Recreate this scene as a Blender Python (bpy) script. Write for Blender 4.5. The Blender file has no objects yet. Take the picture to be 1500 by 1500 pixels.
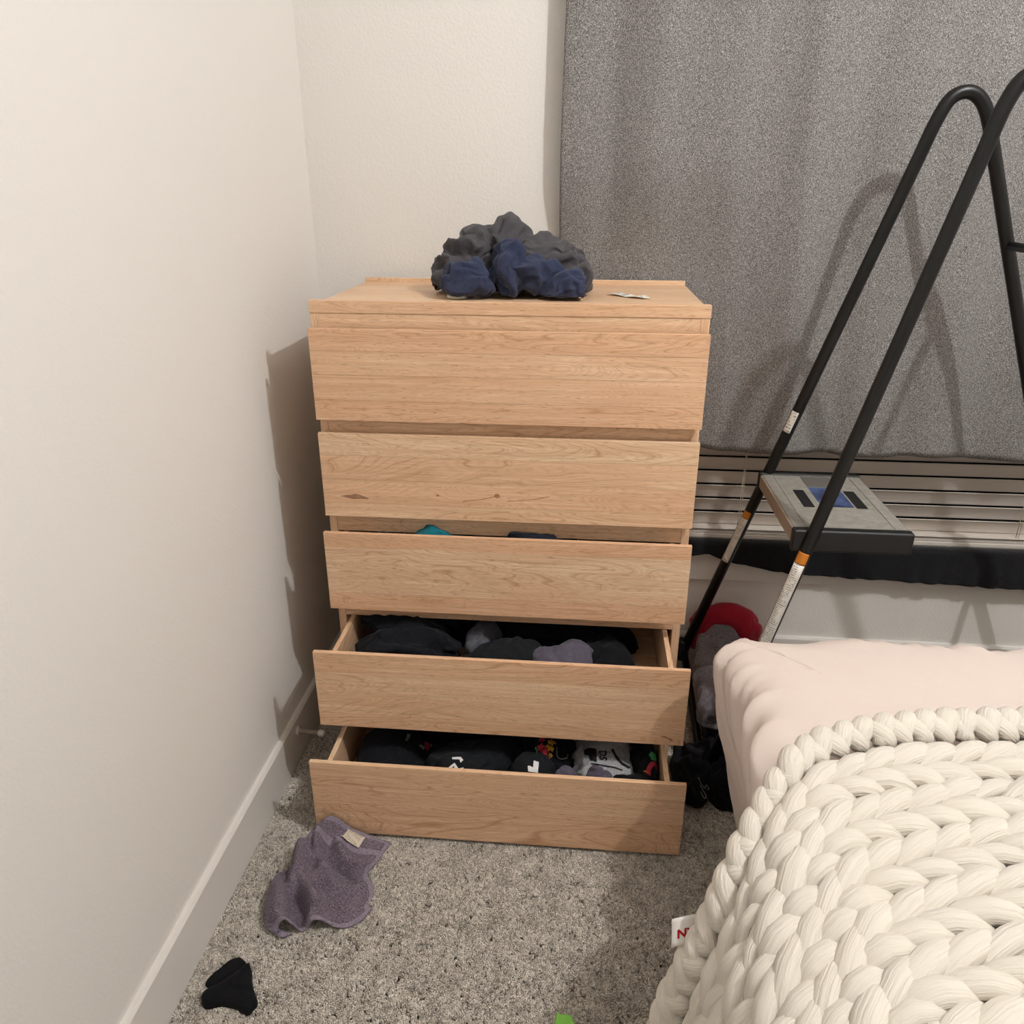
import bpy, bmesh, math, random
import numpy as np
from mathutils import Vector, Matrix
from math import sin, cos, pi, radians

# ------------------------------------------------------------------ scene, camera, light, exposure
S = bpy.context.scene
COL = S.collection
S.view_settings.view_transform = 'Standard'
S.view_settings.look = 'None'
S.view_settings.gamma = 1.0
S.view_settings.use_curve_mapping = False
S.view_settings.exposure = 0.0

cam_d = bpy.data.cameras.new('camera')
cam_d.sensor_width = 36.0
cam_d.lens = 36.0 * 1135.35 / 1500.0
cam_d.clip_start = 0.02
cam = bpy.data.objects.new('camera', cam_d)
COL.objects.link(cam)
S.camera = cam
_yaw, _pitch, _roll = 0.0888, -0.3955, 0.0011
_f = Vector((-sin(_yaw)*cos(_pitch), cos(_yaw)*cos(_pitch), sin(_pitch)))
_r0 = Vector((cos(_yaw), sin(_yaw), 0)); _u0 = _r0.cross(_f)
_r = cos(_roll)*_r0 + sin(_roll)*_u0; _u = -sin(_roll)*_r0 + cos(_roll)*_u0
cam.matrix_world = Matrix(((_r.x, _u.x, -_f.x, 0.1518), (_r.y, _u.y, -_f.y, -1.5606), (_r.z, _u.z, -_f.z, 1.3446), (0, 0, 0, 1)))

world = bpy.data.worlds.new('night')
S.world = world
world.use_nodes = True
world.node_tree.nodes['Background'].inputs[0].default_value = (0.02, 0.025, 0.04, 1)
world.node_tree.nodes['Background'].inputs[1].default_value = 0.2

lamp_d = bpy.data.lights.new('ceiling_bulb', 'POINT')
lamp_d.energy = 95.0
lamp_d.color = (0.985, 0.992, 1.0)
lamp_d.shadow_soft_size = 0.022
lamp = bpy.data.objects.new('ceiling_bulb', lamp_d)
lamp.location = (1.37, -1.04, 2.734)
COL.objects.link(lamp)

# ------------------------------------------------------------------ helpers
def c(h):
    """sRGB 0..255 triple -> linear rgba"""
    o = []
    for v in h:
        v = v/255.0
        o.append(v/12.92 if v <= 0.04045 else ((v+0.055)/1.055)**2.4)
    return (o[0], o[1], o[2], 1.0)

class NT:
    """tiny node-graph writer"""
    def __init__(self, name, rough=0.8, spec=0.3):
        self.m = bpy.data.materials.new(name); self.m.use_nodes = True
        self.t = self.m.node_tree; self.b = self.t.nodes['Principled BSDF']
        self.b.inputs['Roughness'].default_value = rough
        self.b.inputs['Specular IOR Level'].default_value = spec
    def n(self, typ, **kw):
        nd = self.t.nodes.new(typ)
        for k, v in kw.items():
            if k.startswith('i_'):
                key = k[2:]
                key = int(key) if key.isdigit() else key.replace('_', ' ')
                if hasattr(v, 'is_linked') or isinstance(v, bpy.types.NodeSocket):
                    self.t.links.new(v, nd.inputs[key])
                else:
                    nd.inputs[key].default_value = v
            else:
                setattr(nd, k, v)
        return nd
    def obj(self): return self.n('ShaderNodeTexCoord').outputs['Object']
    def uv(self): return self.n('ShaderNodeTexCoord').outputs['UV']
    def map(self, v, scale=(1, 1, 1), loc=(0, 0, 0), rot=(0, 0, 0)):
        return self.n('ShaderNodeMapping', i_0=v, i_Scale=scale, i_Location=loc, i_Rotation=rot).outputs[0]
    def noise(self, v, scale, detail=2.0, rough=0.5, dist=0.0):
        return self.n('ShaderNodeTexNoise', i_Vector=v, i_Scale=scale, i_Detail=detail, i_Roughness=rough, i_Distortion=dist).outputs['Fac']
    def math(self, op, a, b=0.0, cl=False):
        return self.n('ShaderNodeMath', operation=op, use_clamp=cl, i_0=a, i_1=b).outputs[0]
    def ramp(self, f, stops, interp='LINEAR'):
        nd = self.n('ShaderNodeValToRGB', i_0=f)
        cr = nd.color_ramp; cr.interpolation = interp
        while len(cr.elements) < len(stops): cr.elements.new(0.5)
        for e, (p, col) in zip(cr.elements, stops):
            e.position = p
            e.color = col if hasattr(col, '__len__') else (col, col, col, 1)
        return nd.outputs[0]
    def mix(self, f, a, b, mode='MIX'):
        nd = self.n('ShaderNodeMix', data_type='RGBA', blend_type=mode)
        for s, v in ((nd.inputs[0], f), (nd.inputs[6], a), (nd.inputs[7], b)):
            if isinstance(v, bpy.types.NodeSocket): self.t.links.new(v, s)
            else: s.default_value = v
        return nd.outputs[2]
    def col(self, v):
        if isinstance(v, bpy.types.NodeSocket): self.t.links.new(v, self.b.inputs['Base Color'])
        else: self.b.inputs['Base Color'].default_value = v
        return self
    def bump(self, h, strength=0.3, dist=0.001):
        nd = self.n('ShaderNodeBump', i_Height=h, i_Strength=strength, i_Distance=dist)
        self.t.links.new(nd.outputs[0], self.b.inputs['Normal'])
        return self

def wpos(o):
    p = Vector((0, 0, 0))
    while o is not None:
        p += o.location; o = o.parent
    return p

def mesh_obj(name, V, F, mat, parent=None, smooth=False, uv=None, label=None):
    """V in world coordinates; links one mesh object under parent"""
    me = bpy.data.meshes.new(name)
    V = np.asarray(V, float).reshape(-1, 3)
    if parent is not None:
        V = V - np.array(wpos(parent))
    me.from_pydata(V.tolist(), [], [list(map(int, f)) for f in F])
    me.materials.append(mat)
    if smooth: me.polygons.foreach_set('use_smooth', [True]*len(me.polygons))
    if uv is not None:
        lay = me.uv_layers.new(name='UVMap')
        idx = np.empty(len(me.loops), int); me.loops.foreach_get('vertex_index', idx)
        lay.data.foreach_set('uv', np.asarray(uv, float)[idx].ravel())
    me.update()
    o = bpy.data.objects.new(name, me); COL.objects.link(o)
    if parent is not None: o.parent = parent
    if label: o['label'] = label
    return o

def bm_obj(name, bm, mat, parent=None, smooth=False, label=None):
    if parent is not None:
        bmesh.ops.translate(bm, vec=-wpos(parent), verts=bm.verts)
    me = bpy.data.meshes.new(name); bm.to_mesh(me); bm.free()
    me.materials.append(mat)
    if smooth: me.polygons.foreach_set('use_smooth', [True]*len(me.polygons))
    o = bpy.data.objects.new(name, me); COL.objects.link(o)
    if parent is not None: o.parent = parent
    if label: o['label'] = label
    return o

def thing(name, label, cat, loc, group=None):
    o = bpy.data.objects.new(name, None); COL.objects.link(o)
    o.location = loc; o.empty_display_size = 0.05
    return tag(o, label, cat, group)

def tag(o, label, cat, group=None):
    o['label'] = label; o['category'] = cat
    if group: o['group'] = group
    return o

def struct(o):
    o['kind'] = 'structure'; return o

def box_bm(lo, hi, bev=0.0, seg=2, bm=None):
    bm = bm or bmesh.new()
    lo = Vector(lo); hi = Vector(hi)
    r = bmesh.ops.create_cube(bm, size=1.0)
    vs = r['verts']
    for v in vs:
        v.co = Vector((lo[i] + (v.co[i]+0.5)*(hi[i]-lo[i]) for i in range(3)))
    if bev > 0:
        es = list({e for v in vs for e in v.link_edges})
        bmesh.ops.bevel(bm, geom=es, offset=bev, segments=seg, affect='EDGES', profile=0.5)
    return bm

def box(name, lo, hi, mat, parent=None, bev=0.001, label=None, seg=2):
    return bm_obj(name, box_bm(lo, hi, bev, seg), mat, parent, label=label)

def frames(P):
    P = np.asarray(P, float)
    T = np.gradient(P, axis=0); T /= np.linalg.norm(T, axis=1)[:, None] + 1e-12
    up = np.array([0, 0, 1.0]) if abs(T[0][2]) < 0.9 else np.array([1.0, 0, 0])
    A = np.cross(T[0], up); A /= np.linalg.norm(A)
    As = [A]
    for i in range(1, len(P)):
        A = As[-1] - T[i]*np.dot(As[-1], T[i]); A /= np.linalg.norm(A) + 1e-12; As.append(A)
    As = np.array(As); Bs = np.cross(T, As)
    return P, T, As, Bs

def tube(P, rad, n=10, cap=True, flat=None):
    """tube verts/faces along polyline P with radius rad (scalar or per point)"""
    P, T, A, B = frames(P)
    rad = np.broadcast_to(np.asarray(rad, float), (len(P),))
    a = np.linspace(0, 2*pi, n, endpoint=False)
    V = (P[:, None] + rad[:, None, None]*(A[:, None]*np.cos(a)[None, :, None] + B[:, None]*np.sin(a)[None, :, None])).reshape(-1, 3)
    F = []
    m = len(P)
    for i in range(m-1):
        for j in range(n):
            k = (j+1) % n
            F.append((i*n+j, i*n+k, (i+1)*n+k, (i+1)*n+j))
    if cap:
        F.append(tuple(range(n-1, -1, -1))); F.append(tuple((m-1)*n + j for j in range(n)))
    return V, F

def join(parts):
    V = []; F = []; o = 0
    for v, f in parts:
        V.append(np.asarray(v, float)); F += [tuple(i+o for i in q) for q in f]; o += len(v)
    return np.concatenate(V), F

def spline(pts, n):
    """Catmull-Rom through pts, n samples"""
    p = np.asarray(pts, float); p = np.vstack([2*p[0]-p[1], p, 2*p[-1]-p[-2]])
    m = len(p)-3; t = np.linspace(0, m-1e-9, n); i = t.astype(int); u = (t-i)[:, None]
    p0, p1, p2, p3 = p[i], p[i+1], p[i+2], p[i+3]
    return 0.5*(2*p1 + (p2-p0)*u + (2*p0-5*p1+4*p2-p3)*u**2 + (3*p1-p0-3*p2+p3)*u**3)

def grid_faces(nu, nv):
    return [(i*nv+j, (i+1)*nv+j, (i+1)*nv+j+1, i*nv+j+1) for i in range(nu-1) for j in range(nv-1)]

def solidify(o, t, offset=-1.0):
    md = o.modifiers.new('thickness', 'SOLIDIFY'); md.thickness = t; md.offset = offset
    return o

def apply_mods(o):
    dg = bpy.context.evaluated_depsgraph_get(); dg.update()
    me = bpy.data.meshes.new_from_object(o.evaluated_get(dg))
    old = o.data; o.modifiers.clear(); o.data = me; bpy.data.meshes.remove(old)
    return o

# smooth value noise in numpy (for cloth relief)
_rng = np.random.default_rng(7)
_tab = _rng.random((64, 64, 64))
def vnoise(p):
    p = np.asarray(p, float); i = np.floor(p).astype(int); f = p-i; f = f*f*(3-2*f)
    r = 0
    for dx in (0, 1):
        for dy in (0, 1):
            for dz in (0, 1):
                w = (f[:, 0] if dx else 1-f[:, 0])*(f[:, 1] if dy else 1-f[:, 1])*(f[:, 2] if dz else 1-f[:, 2])
                r = r + w*_tab[(i[:, 0]+dx) % 64, (i[:, 1]+dy) % 64, (i[:, 2]+dz) % 64]
    return r*2-1

# ------------------------------------------------------------------ materials
def m_wall():
    t = NT('wall_paint', 0.75, 0.25); p = t.obj()
    t.col(c((230, 226, 220)))
    h = t.noise(p, 170, 2.5, 0.55)
    return t.bump(h, 0.35, 0.003).m

def m_plain(name, rgb, rough=0.6, spec=0.3, metal=0.0):
    t = NT(name, rough, spec); t.col(c(rgb)); t.b.inputs['Metallic'].default_value = metal
    return t.m

def m_wood(name, axis):
    """glued rubberwood stave; object colour r=tone, g,b=seed; axis = grain direction"""
    t = NT(name, 0.42, 0.35)
    oi = t.n('ShaderNodeObjectInfo').outputs['Color']
    sp = t.n('ShaderNodeSeparateColor', i_0=oi)
    tone, sg, sb = sp.outputs[0], sp.outputs[1], sp.outputs[2]
    off = t.n('ShaderNodeCombineXYZ', i_0=t.math('MULTIPLY', sg, 91.0), i_1=t.math('MULTIPLY', sb, 57.0), i_2=t.math('MULTIPLY', sg, 33.0)).outputs[0]
    p0 = t.n('ShaderNodeVectorMath', operation='ADD', i_0=t.obj(), i_1=off).outputs[0]
    def sc(al, ac):
        return tuple(al if k == axis else ac for k in range(3))
    # large slow figure -> contour lines (cathedral grain)
    big = t.noise(t.map(p0, sc(1.6, 10.5)), 1.0, 2.5, 0.55, 0.5)
    rings = t.math('FRACT', t.math('MULTIPLY', big, 23.0))
    rings = t.ramp(rings, [(0.0, 1.0), (0.07, 0.22), (0.4, 0.0), (0.86, 0.10), (1.0, 0.9)])
    rmask = t.ramp(t.noise(t.map(p0, sc(0.9, 9.0), loc=(5, 9, 3)), 1.0, 1.0), [(0.40, 0.10), (0.56, 1.0)])
    rings = t.math('MULTIPLY', rings, rmask)
    patch = t.ramp(t.noise(t.map(p0, sc(1.6, 16.0), loc=(3, 2, 7)), 1.0, 2.0, 0.5, 0.8), [(0.48, 0.0), (0.56, 1.0)])
    fine = t.math('FRACT', t.math('ADD', t.math('MULTIPLY', big, 74.0), t.math('MULTIPLY', t.noise(t.map(p0, sc(6.0, 60.0)), 1.0, 2.0), 1.6)))
    fine = t.ramp(fine, [(0.0, 0.9), (0.25, 0.25), (0.55, 0.0), (0.85, 0.3), (1.0, 0.9)])
    wig = t.noise(t.map(p0, sc(2.2, 34.0)), 1.0, 4.0, 0.6, 0.3)
    mid = t.noise(t.map(p0, sc(3.2, 130.0)), 1.0, 3.0, 0.6, 0.2)
    fib = t.noise(t.map(p0, sc(9.0, 480.0)), 1.0, 3.0, 0.6)
    pore = t.noise(t.map(p0, sc(45.0, 900.0)), 1.0, 1.0, 0.5)
    pore = t.ramp(pore, [(0.64, 0.0), (0.72, 1.0)])
    base = t.mix(tone, c((250, 229, 194)), c((237, 194, 158)))
    base = t.mix(t.math('MULTIPLY', patch, 0.30), base, c((228, 178, 140)))
    base = t.mix(t.ramp(wig, [(0.34, 0.0), (0.68, 0.5)]), base, c((226, 185, 147)))
    base = t.mix(t.ramp(mid, [(0.40, 0.0), (0.70, 0.42)]), base, c((208, 160, 123)))
    base = t.mix(t.ramp(mid, [(0.25, 0.35), (0.42, 0.0)]), base, c((250, 230, 198)))
    base = t.mix(t.ramp(fib, [(0.34, 0.0), (0.72, 0.36)]), base, c((176, 132, 98)))
    base = t.mix(t.math('MULTIPLY', fine, 0.30), base, c((178, 128, 92)))
    base = t.mix(t.math('MULTIPLY', rings, 0.58), base, c((170, 118, 80)))
    base = t.mix(t.math('MULTIPLY', pore, 0.58), base, c((140, 96, 62)))
    t.col(base)
    t.bump(t.math('ADD', fib, t.math('MULTIPLY', pore, -0.6)), 0.12, 0.0006)
    return t.m

MW = m_wall()
MCEIL = m_plain('ceiling_paint', (244, 241, 236), 0.9)
MTRIM = m_plain('trim_paint', (226, 221, 215), 0.4, 0.4)
WX, WY, WZ = m_wood('wood_grain_along_x', 0), m_wood('wood_grain_along_y', 1), m_wood('wood_grain_along_z', 2)

def wooded(o, tone, seed=None):
    global _ws
    _ws = (_ws*1.6180339 + 0.377) % 1.0
    o.color = (tone, _ws if seed is None else seed, (_ws*7.31) % 1.0, 1)
    return o
_ws = 0.2

# ------------------------------------------------------------------ room shell
XL, YB, XR, YF, ZC = -0.5335, 0.4684, 3.3, -3.4, 2.9
MBASE = m_plain('carpet_backing', (112, 100, 88), 1.0, 0.0)
struct(box('floor', (XL-0.1, YF-0.1, -0.10), (XR+0.1, YB+0.2, -0.004), MBASE, bev=0))
struct(box('ceiling', (XL-0.1, YF-0.1, ZC), (XR+0.1, YB+0.2, ZC+0.1), MCEIL, bev=0))
struct(box('wall_left', (XL-0.1, YF-0.1, -0.1), (XL, YB+0.14, ZC), MW, bev=0))
struct(box('wall_right', (XR, YF-0.1, -0.1), (XR+0.1, YB+0.14, ZC), MW, bev=0))
struct(box('wall_front', (XL, YF-0.1, -0.1), (XR, YF, ZC), MW, bev=0))
# back wall with the window opening
WX0, WX1, WZ0, WZ1, WD = 0.22, 1.75, 0.425, 2.15, 0.14
bm = bmesh.new()
box_bm((XL, YB, -0.1), (WX0, YB+WD, ZC), 0, bm=bm)
box_bm((WX1, YB, -0.1), (XR, YB+WD, ZC), 0, bm=bm)
box_bm((WX0, YB, -0.1), (WX1, YB+WD, WZ0), 0, bm=bm)
box_bm((WX0, YB, WZ1), (WX1, YB+WD, ZC), 0, bm=bm)
struct(bm_obj('wall_back', bm, MW))
# baseboards
def profile_board(name, pts, axis, a0, a1):
    """extrude a closed yz/xz profile"""
    V = []
    n = len(pts)
    for a in (a0, a1):
        for (d, z) in pts:
            V.append((d, a, z) if axis == 1 else (a, d, z))
    F = [(i, (i+1) % n, n+(i+1) % n, n+i) for i in range(n)] + [tuple(range(n))[::-1], tuple(range(n, 2*n))]
    return struct(mesh_obj(name, V, F, MTRIM))
BH = 0.1327
profile_board('baseboard_left', [(XL-0.001, -0.004), (XL+0.013, -0.004), (XL+0.013, BH-0.006), (XL+0.009, BH), (XL-0.001, BH)], 1, YF, YB)
profile_board('baseboard_back', [(YB+0.001, -0.004), (YB-0.013, -0.004), (YB-0.013, BH-0.006), (YB-0.009, BH), (YB+0.001, BH)], 0, XL+0.013, XR)
# window: frame, glass, sill and apron
win = bpy.data.objects.new('window_1', None); win.location = (WX0, YB+0.11, WZ0); COL.objects.link(win); struct(win)
MGL = NT('night_glass', 0.03, 0.5); MGL.col((0.004, 0.005, 0.008, 1)); MGL = MGL.m
for nm, lo, hi in (('frame_side', (WX0, YB+0.10, WZ0), (WX0+0.045, YB+0.135, WZ1)), ('frame_side', (WX1-0.045, YB+0.10, WZ0), (WX1, YB+0.135, WZ1)),
                   ('frame_rail', (WX0+0.045, YB+0.10, WZ0), (WX1-0.045, YB+0.135, WZ0+0.035)), ('frame_rail', (WX0+0.045, YB+0.10, WZ1-0.045), (WX1-0.045, YB+0.135, WZ1))):
    box(nm, lo, hi, MTRIM, win, 0.002)
box('pane', (WX0+0.04, YB+0.115, WZ0+0.03), (WX1-0.04, YB+0.121, WZ1-0.04), MGL, win, 0)
struct(box('trim_1', (WX0-0.03, YB-0.016, 0.312), (WX1+0.03, YB+0.0005, WZ0-0.002), MTRIM, bev=0.0015))
struct(box('trim_2', (WX0-0.035, YB-0.030, WZ0-0.002), (WX1+0.035, YB+0.10, WZ0+0.008), MTRIM, bev=0.002))

# ------------------------------------------------------------------ chest of drawers
H, DD, HW = 1.1367, 0.4404, 0.40
ZT = [1.0840, 0.8651, 0.6462, 0.4273, 0.2084]
DH = 0.1905
PULL = [0.0203, 0.0206, 0.0488, 0.1873, 0.2765]
dr = thing('chest_of_drawers', 'pale wooden five-drawer chest with its two bottom drawers pulled open', 'dresser', (0, 0.2, 0))
wooded(box('front_rail', (-HW, -0.001, H-0.0249), (HW, 0.019, H), WX, dr, 0.0012), 0.75)
# top boards (glued staves, grain along x), lower than the front rail
ty = [0.019, 0.10, 0.19, 0.27, 0.36, DD-0.008]
for i in range(5):
    wooded(box('top_board', (-HW+0.001, ty[i], H-0.0249), (HW-0.001, ty[i+1]-0.0002, H-0.0111), WX, dr, 0.0003), [0.5, 0.3, 0.65, 0.4, 0.55][i])
wooded(box('back_lip', (-HW+0.001, DD-0.008, H-0.0249), (HW-0.001, DD, H), WX, dr, 0.0012), 0.35)
for s in (-1, 1):
    a, b = sorted((s*HW*0.9975, s*(HW-0.0185)))
    wooded(box('side_panel', (a, 0.0, 0.0), (b, DD, H-0.0251), WZ, dr, 0.001), 0.6)
zr = [(H-0.062, H-0.0251)] + [(ZT[i]-0.0150, ZT[i]+0.0285+0.012) for i in range(1, 5)]
for i, (a, b) in enumerate(zr):
    wooded(box('rail', (-HW+0.0185, 0.0008, a), (HW-0.0185, 0.02, b), WX, dr, 0.0006), [0.3, 0.55, 0.45, 0.5, 0.5][i])
wooded(box('bottom_rail', (-HW+0.0185, 0.01, 0.0), (HW-0.0185, 0.028, 0.03), WX, dr, 0.001), 0.5)
wooded(box('back_panel', (-HW+0.0185, DD-0.008, 0.02), (HW-0.0185, DD-0.002, H-0.03), WX, dr, 0), 0.5)
STV = [[0, .235, .49, .77, 1], [0, .255, .54, .83, 1], [0, .175, .60, .77, 1], [0, .26, .55, .80, 1], [0, .21, .56, 1]]
TONE = [[.85, .60, .78, .90], [.10, .55, .85, .50], [1.0, .05, .25, .95], [.70, .40, .45, .80], [.50, .62, .74]]
DRAWERS = []
for d in range(5):
    zt, y1 = ZT[d], -PULL[d]
    y2 = y1 + 0.0105
    drw = bpy.data.objects.new('drawer', None); COL.objects.link(drw); drw.parent = dr
    drw.location = Vector((0, y1, zt-DH)) - wpos(dr)
    DRAWERS.append(drw)
    fr = STV[d]
    for k in range(len(fr)-1):
        za, zb = zt-DH*fr[k+1], zt-DH*fr[k]
        wooded(box('front_board', (-HW, y1, za+0.00015), (HW, y2, zb-0.00015), WX, drw, 0.0006 if d else 0.0006, seg=1), TONE[d][k])
    st = zt-0.0182
    sb = st-0.135
    for s in (-1, 1):
        a, b = sorted((s*0.370, s*0.359))
        wooded(box('drawer_side', (a, y2, sb), (b, y2+0.40, st), WY, drw, 0.0008), 0.5)
    wooded(box('drawer_back', (-0.359, y2+0.388, sb), (0.359, y2+0.40, st), WX, drw, 0.0008), 0.5)
    wooded(box('drawer_bottom', (-0.359, y2, sb+0.010), (0.359, y2+0.388, sb+0.016), WX, drw, 0), 0.4)

# knots and a dark bark streak in the fronts
def m_knot(name, a, b):
    t = NT(name, 0.45, 0.3)
    f = t.noise(t.map(t.obj(), (60, 60, 260)), 1.0, 3.0, 0.6)
    t.col(t.ramp(f, [(0.35, c(a)), (0.65, c(b))])); return t.m
MKN = m_knot('knot_dark', (134, 98, 74), (170, 128, 98)); MKR = m_knot('knot_red', (148, 102, 72), (186, 138, 104))
def knot(d, pts, mat):
    y = -PULL[d]
    q = [(x, y-0.00025, z) for x, z in pts]; n = len(q)
    V = q + [(x, y+0.002, z) for x, _, z in q]
    F = [tuple(range(n))] + [(i, (i+1) % n, n+(i+1) % n, n+i)[::-1] for i in range(n)]
    mesh_obj('knot', V, F, mat, DRAWERS[d], label='dark knot in the wood')
knot(1, [(-.362, .7226), (-.350, .7256), (-.340, .7262), (-.330, .7290), (-.318, .7268), (-.306, .7222), (-.299, .7190), (-.301, .7172), (-.318, .7176), (-.334, .7166), (-.348, .7196)], MKN)
knot(1, [(-.0177+.0062*cos(a), .7350+.0050*sin(a)) for a in np.linspace(0, 2*pi, 15)[:-1]], MKR)
knot(1, [(-.1469+.0040*cos(a), .7313+.0022*sin(a)) for a in np.linspace(0, 2*pi, 13)[:-1]], MKR)
knot(1, [(-.090, .7180), (-.086, .7205), (-.070, .7222), (-.050, .7252), (-.030, .7300), (-.022, .7332), (-.024, .7340), (-.034, .7310), (-.054, .7262), (-.072, .7236), (-.089, .7216), (-.093, .7190)], MKR)
knot(1, [(.002, .7240), (.030, .7262), (.060, .7300), (.088, .7375), (.096, .7382), (.096, .7372), (.062, .7290), (.030, .7250), (.006, .7228)], MKR)
knot(3, [(.352, .2606), (.360, .2600), (.366, .2570), (.374, .2540), (.378, .2490), (.373, .2480), (.368, .2530), (.360, .2565), (.352, .2580)], MKN)

# ------------------------------------------------------------------ carpet pile (stuff): one tuft instanced over the visible floor
def m_carpet():
    t = NT('carpet_yarn', 0.95, 0.08)
    g = t.n('ShaderNodeNewGeometry').outputs['Position']
    a = t.noise(g, 260, 1.0); b = t.noise(g, 26, 3.0, 0.6)
    oi = t.n('ShaderNodeObjectInfo').outputs['Random']
    f = t.math('ADD', t.math('MULTIPLY', a, 0.55), t.math('ADD', t.math('MULTIPLY', b, 0.35), t.math('MULTIPLY', oi, 0.25)))
    t.col(t.ramp(f, [(0.32, c((116, 108, 98))), (0.55, c((194, 185, 173))), (0.80, c((242, 234, 224)))]))
    return t.m
MCARPET = m_carpet()

def tuft_mesh():
    rng = np.random.default_rng(3); parts = []
    for k in range(3):
        a = 2.1*k + 0.4; lean = 0.0016
        x0, y0 = 0.0011*cos(a), 0.0011*sin(a)
        P = [(x0, y0, -0.004), (x0+lean*cos(a)*.5, y0+lean*sin(a)*.5, 0.001), (x0+lean*cos(a+.8)*1.1, y0+lean*sin(a+.8)*1.1, 0.0045), (x0+lean*cos(a+1.7)*1.2, y0+lean*sin(a+1.7)*1.2, 0.0062)]
        parts.append(tube(P, [0.0011, 0.0013, 0.0012, 0.0006], 4))
    return join(parts)

def carpet():
    V, F = tuft_mesh()
    me = bpy.data.meshes.new('tuft'); me.from_pydata(V.tolist(), [], F); me.materials.append(MCARPET)
    me.polygons.foreach_set('use_smooth', [True]*len(me.polygons))
    # base sheet: the visible floor, x/y rectangles
    rects = [(XL+0.014, -1.25, -0.30, YB-0.02), (-0.30, -1.25, 0.30, YB-0.02), (0.30, -0.66, 0.62, YB-0.02), (0.62, -0.2, 1.3, YB-0.02)]
    BV = []; BF = []
    for x0, y0, x1, y1 in rects:
        o = len(BV); BV += [(x0, y0, .004), (x1, y0, .004), (x1, y1, .004), (x0, y1, .004)]; BF.append((o, o+1, o+2, o+3))
    ob = mesh_obj('carpet_pile', BV, BF, MCARPET)
    ob['kind'] = 'stuff'
    ng = bpy.data.node_groups.new('pile', 'GeometryNodeTree')
    ng.interface.new_socket('Geometry', in_out='INPUT', socket_type='NodeSocketGeometry')
    ng.interface.new_socket('Geometry', in_out='OUTPUT', socket_type='NodeSocketGeometry')
    N = ng.nodes.new; L = ng.links.new
    gi, go = N('NodeGroupInput'), N('NodeGroupOutput')
    dp = N('GeometryNodeDistributePointsOnFaces'); dp.distribute_method = 'RANDOM'
    dp.inputs['Density'].default_value = 120000.0
    dp.inputs['Seed'].default_value = 4
    ip = N('GeometryNodeInstanceOnPoints')
    src = bpy.data.objects.new('tuft_source', me)      # not linked to the scene: only a mesh source
    oi = N('GeometryNodeObjectInfo'); oi.inputs['Object'].default_value = src
    rr = N('FunctionNodeRandomValue'); rr.data_type = 'FLOAT_VECTOR'
    rr.inputs[0].default_value = (-0.55, -0.55, 0.0); rr.inputs[1].default_value = (0.55, 0.55, 6.283)
    rs = N('FunctionNodeRandomValue'); rs.data_type = 'FLOAT'
    rs.inputs[2].default_value = 0.6; rs.inputs[3].default_value = 1.15
    L(gi.outputs[0], dp.inputs['Mesh']); L(dp.outputs['Points'], ip.inputs['Points'])
    L(oi.outputs['Geometry'], ip.inputs['Instance']); L(rr.outputs[0], ip.inputs['Rotation']); L(rs.outputs[1], ip.inputs['Scale'])
    L(ip.outputs[0], go.inputs[0])
    md = ob.modifiers.new('pile', 'NODES'); md.node_group = ng
    return ob
carpet()

# ------------------------------------------------------------------ curtain
def m_curtain():
    t = NT('heather_weave', 0.9, 0.1); p = t.obj()
    a = t.noise(t.map(p, (1150, 1150, 370)), 1.0, 1.5, 0.6)
    b = t.noise(t.map(p, (410, 410, 1080)), 1.0, 1.5, 0.6)
    f = t.math('ADD', t.math('MULTIPLY', a, 0.6), t.math('MULTIPLY', b, 0.4))
    t.col(t.ramp(f, [(0.37, c((62, 61, 60))), (0.5, c((116, 113, 111))), (0.63, c((188, 184, 180)))]))
    return t.bump(f, 0.5, 0.001).m
MCUR = m_curtain()

def curtain():
    nx, nz = 220, 90
    x0, x1, z0, z1 = 0.091, 1.78, 0.708, 2.32
    V = []; UV = []
    for i in range(nx):
        u = i/(nx-1)
        for j in range(nz):
            v = j/(nz-1)
            z = z0 + (z1-z0)*v
            x = x0 + (x1-x0)*u
            # folds: soft vertical waves, deeper towards the bottom, drifting a little with height
            d = x - 0.09 + 0.035*sin(2.2*(z-0.7)) * (0.5+u)
            amp = 0.013 + 0.006*(1-v)
            fold = 0.55*sin(d*2*pi/0.19 + 0.6) + 0.45*sin(d*2*pi/0.31 + 1.9 + 0.8*v) + 0.07*sin(d*2*pi/0.083 + 3*v)
            edge = min(1.0, u*14)
            y = 0.421 - amp*fold*edge - 0.004*edge
            if u < 0.012: x -= 0.0
            xe = x + (0.004*sin(6*(z-0.6)) if u < 0.2 else 0)*(1-u*5)
            zz = z
            if v < 0.10:
                zz += (0.0045*sin(d*2*pi/0.31+1.1) + 0.0012*sin(d*2*pi/0.11))*(1-v/0.10)
            # pressed creases from the packaging
            for zc in (0.926, 1.109, 1.50):
                y -= 0.0022*math.exp(-((z-zc)/0.006)**2)
            # the chest presses the cloth back against the wall
            wx = min(1, max(0, (0.60-xe)/0.16)); wz = min(1, max(0, (1.42-z)/0.27)); w = wx*wx*(3-2*wx)*wz*wz*(3-2*wz)
            y = y*(1-w) + (0.4535 + 0.25*(y-0.421))*w
            V.append((xe, y, zz))
    o = mesh_obj('curtain', V, grid_faces(nx, nz), MCUR, smooth=True)
    solidify(o, 0.0022, 0.0)
    return o
cur = thing('curtain', 'grey heather curtain hanging in front of the window beside the chest', 'curtain', (0.9, 0.42, 0.71))
co = curtain(); co.parent = cur; co.location = -cur.location; co.name = 'curtain_panel'
MROD = m_plain('rod_metal', (60, 58, 56), 0.35, 0.5, 0.6)
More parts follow.
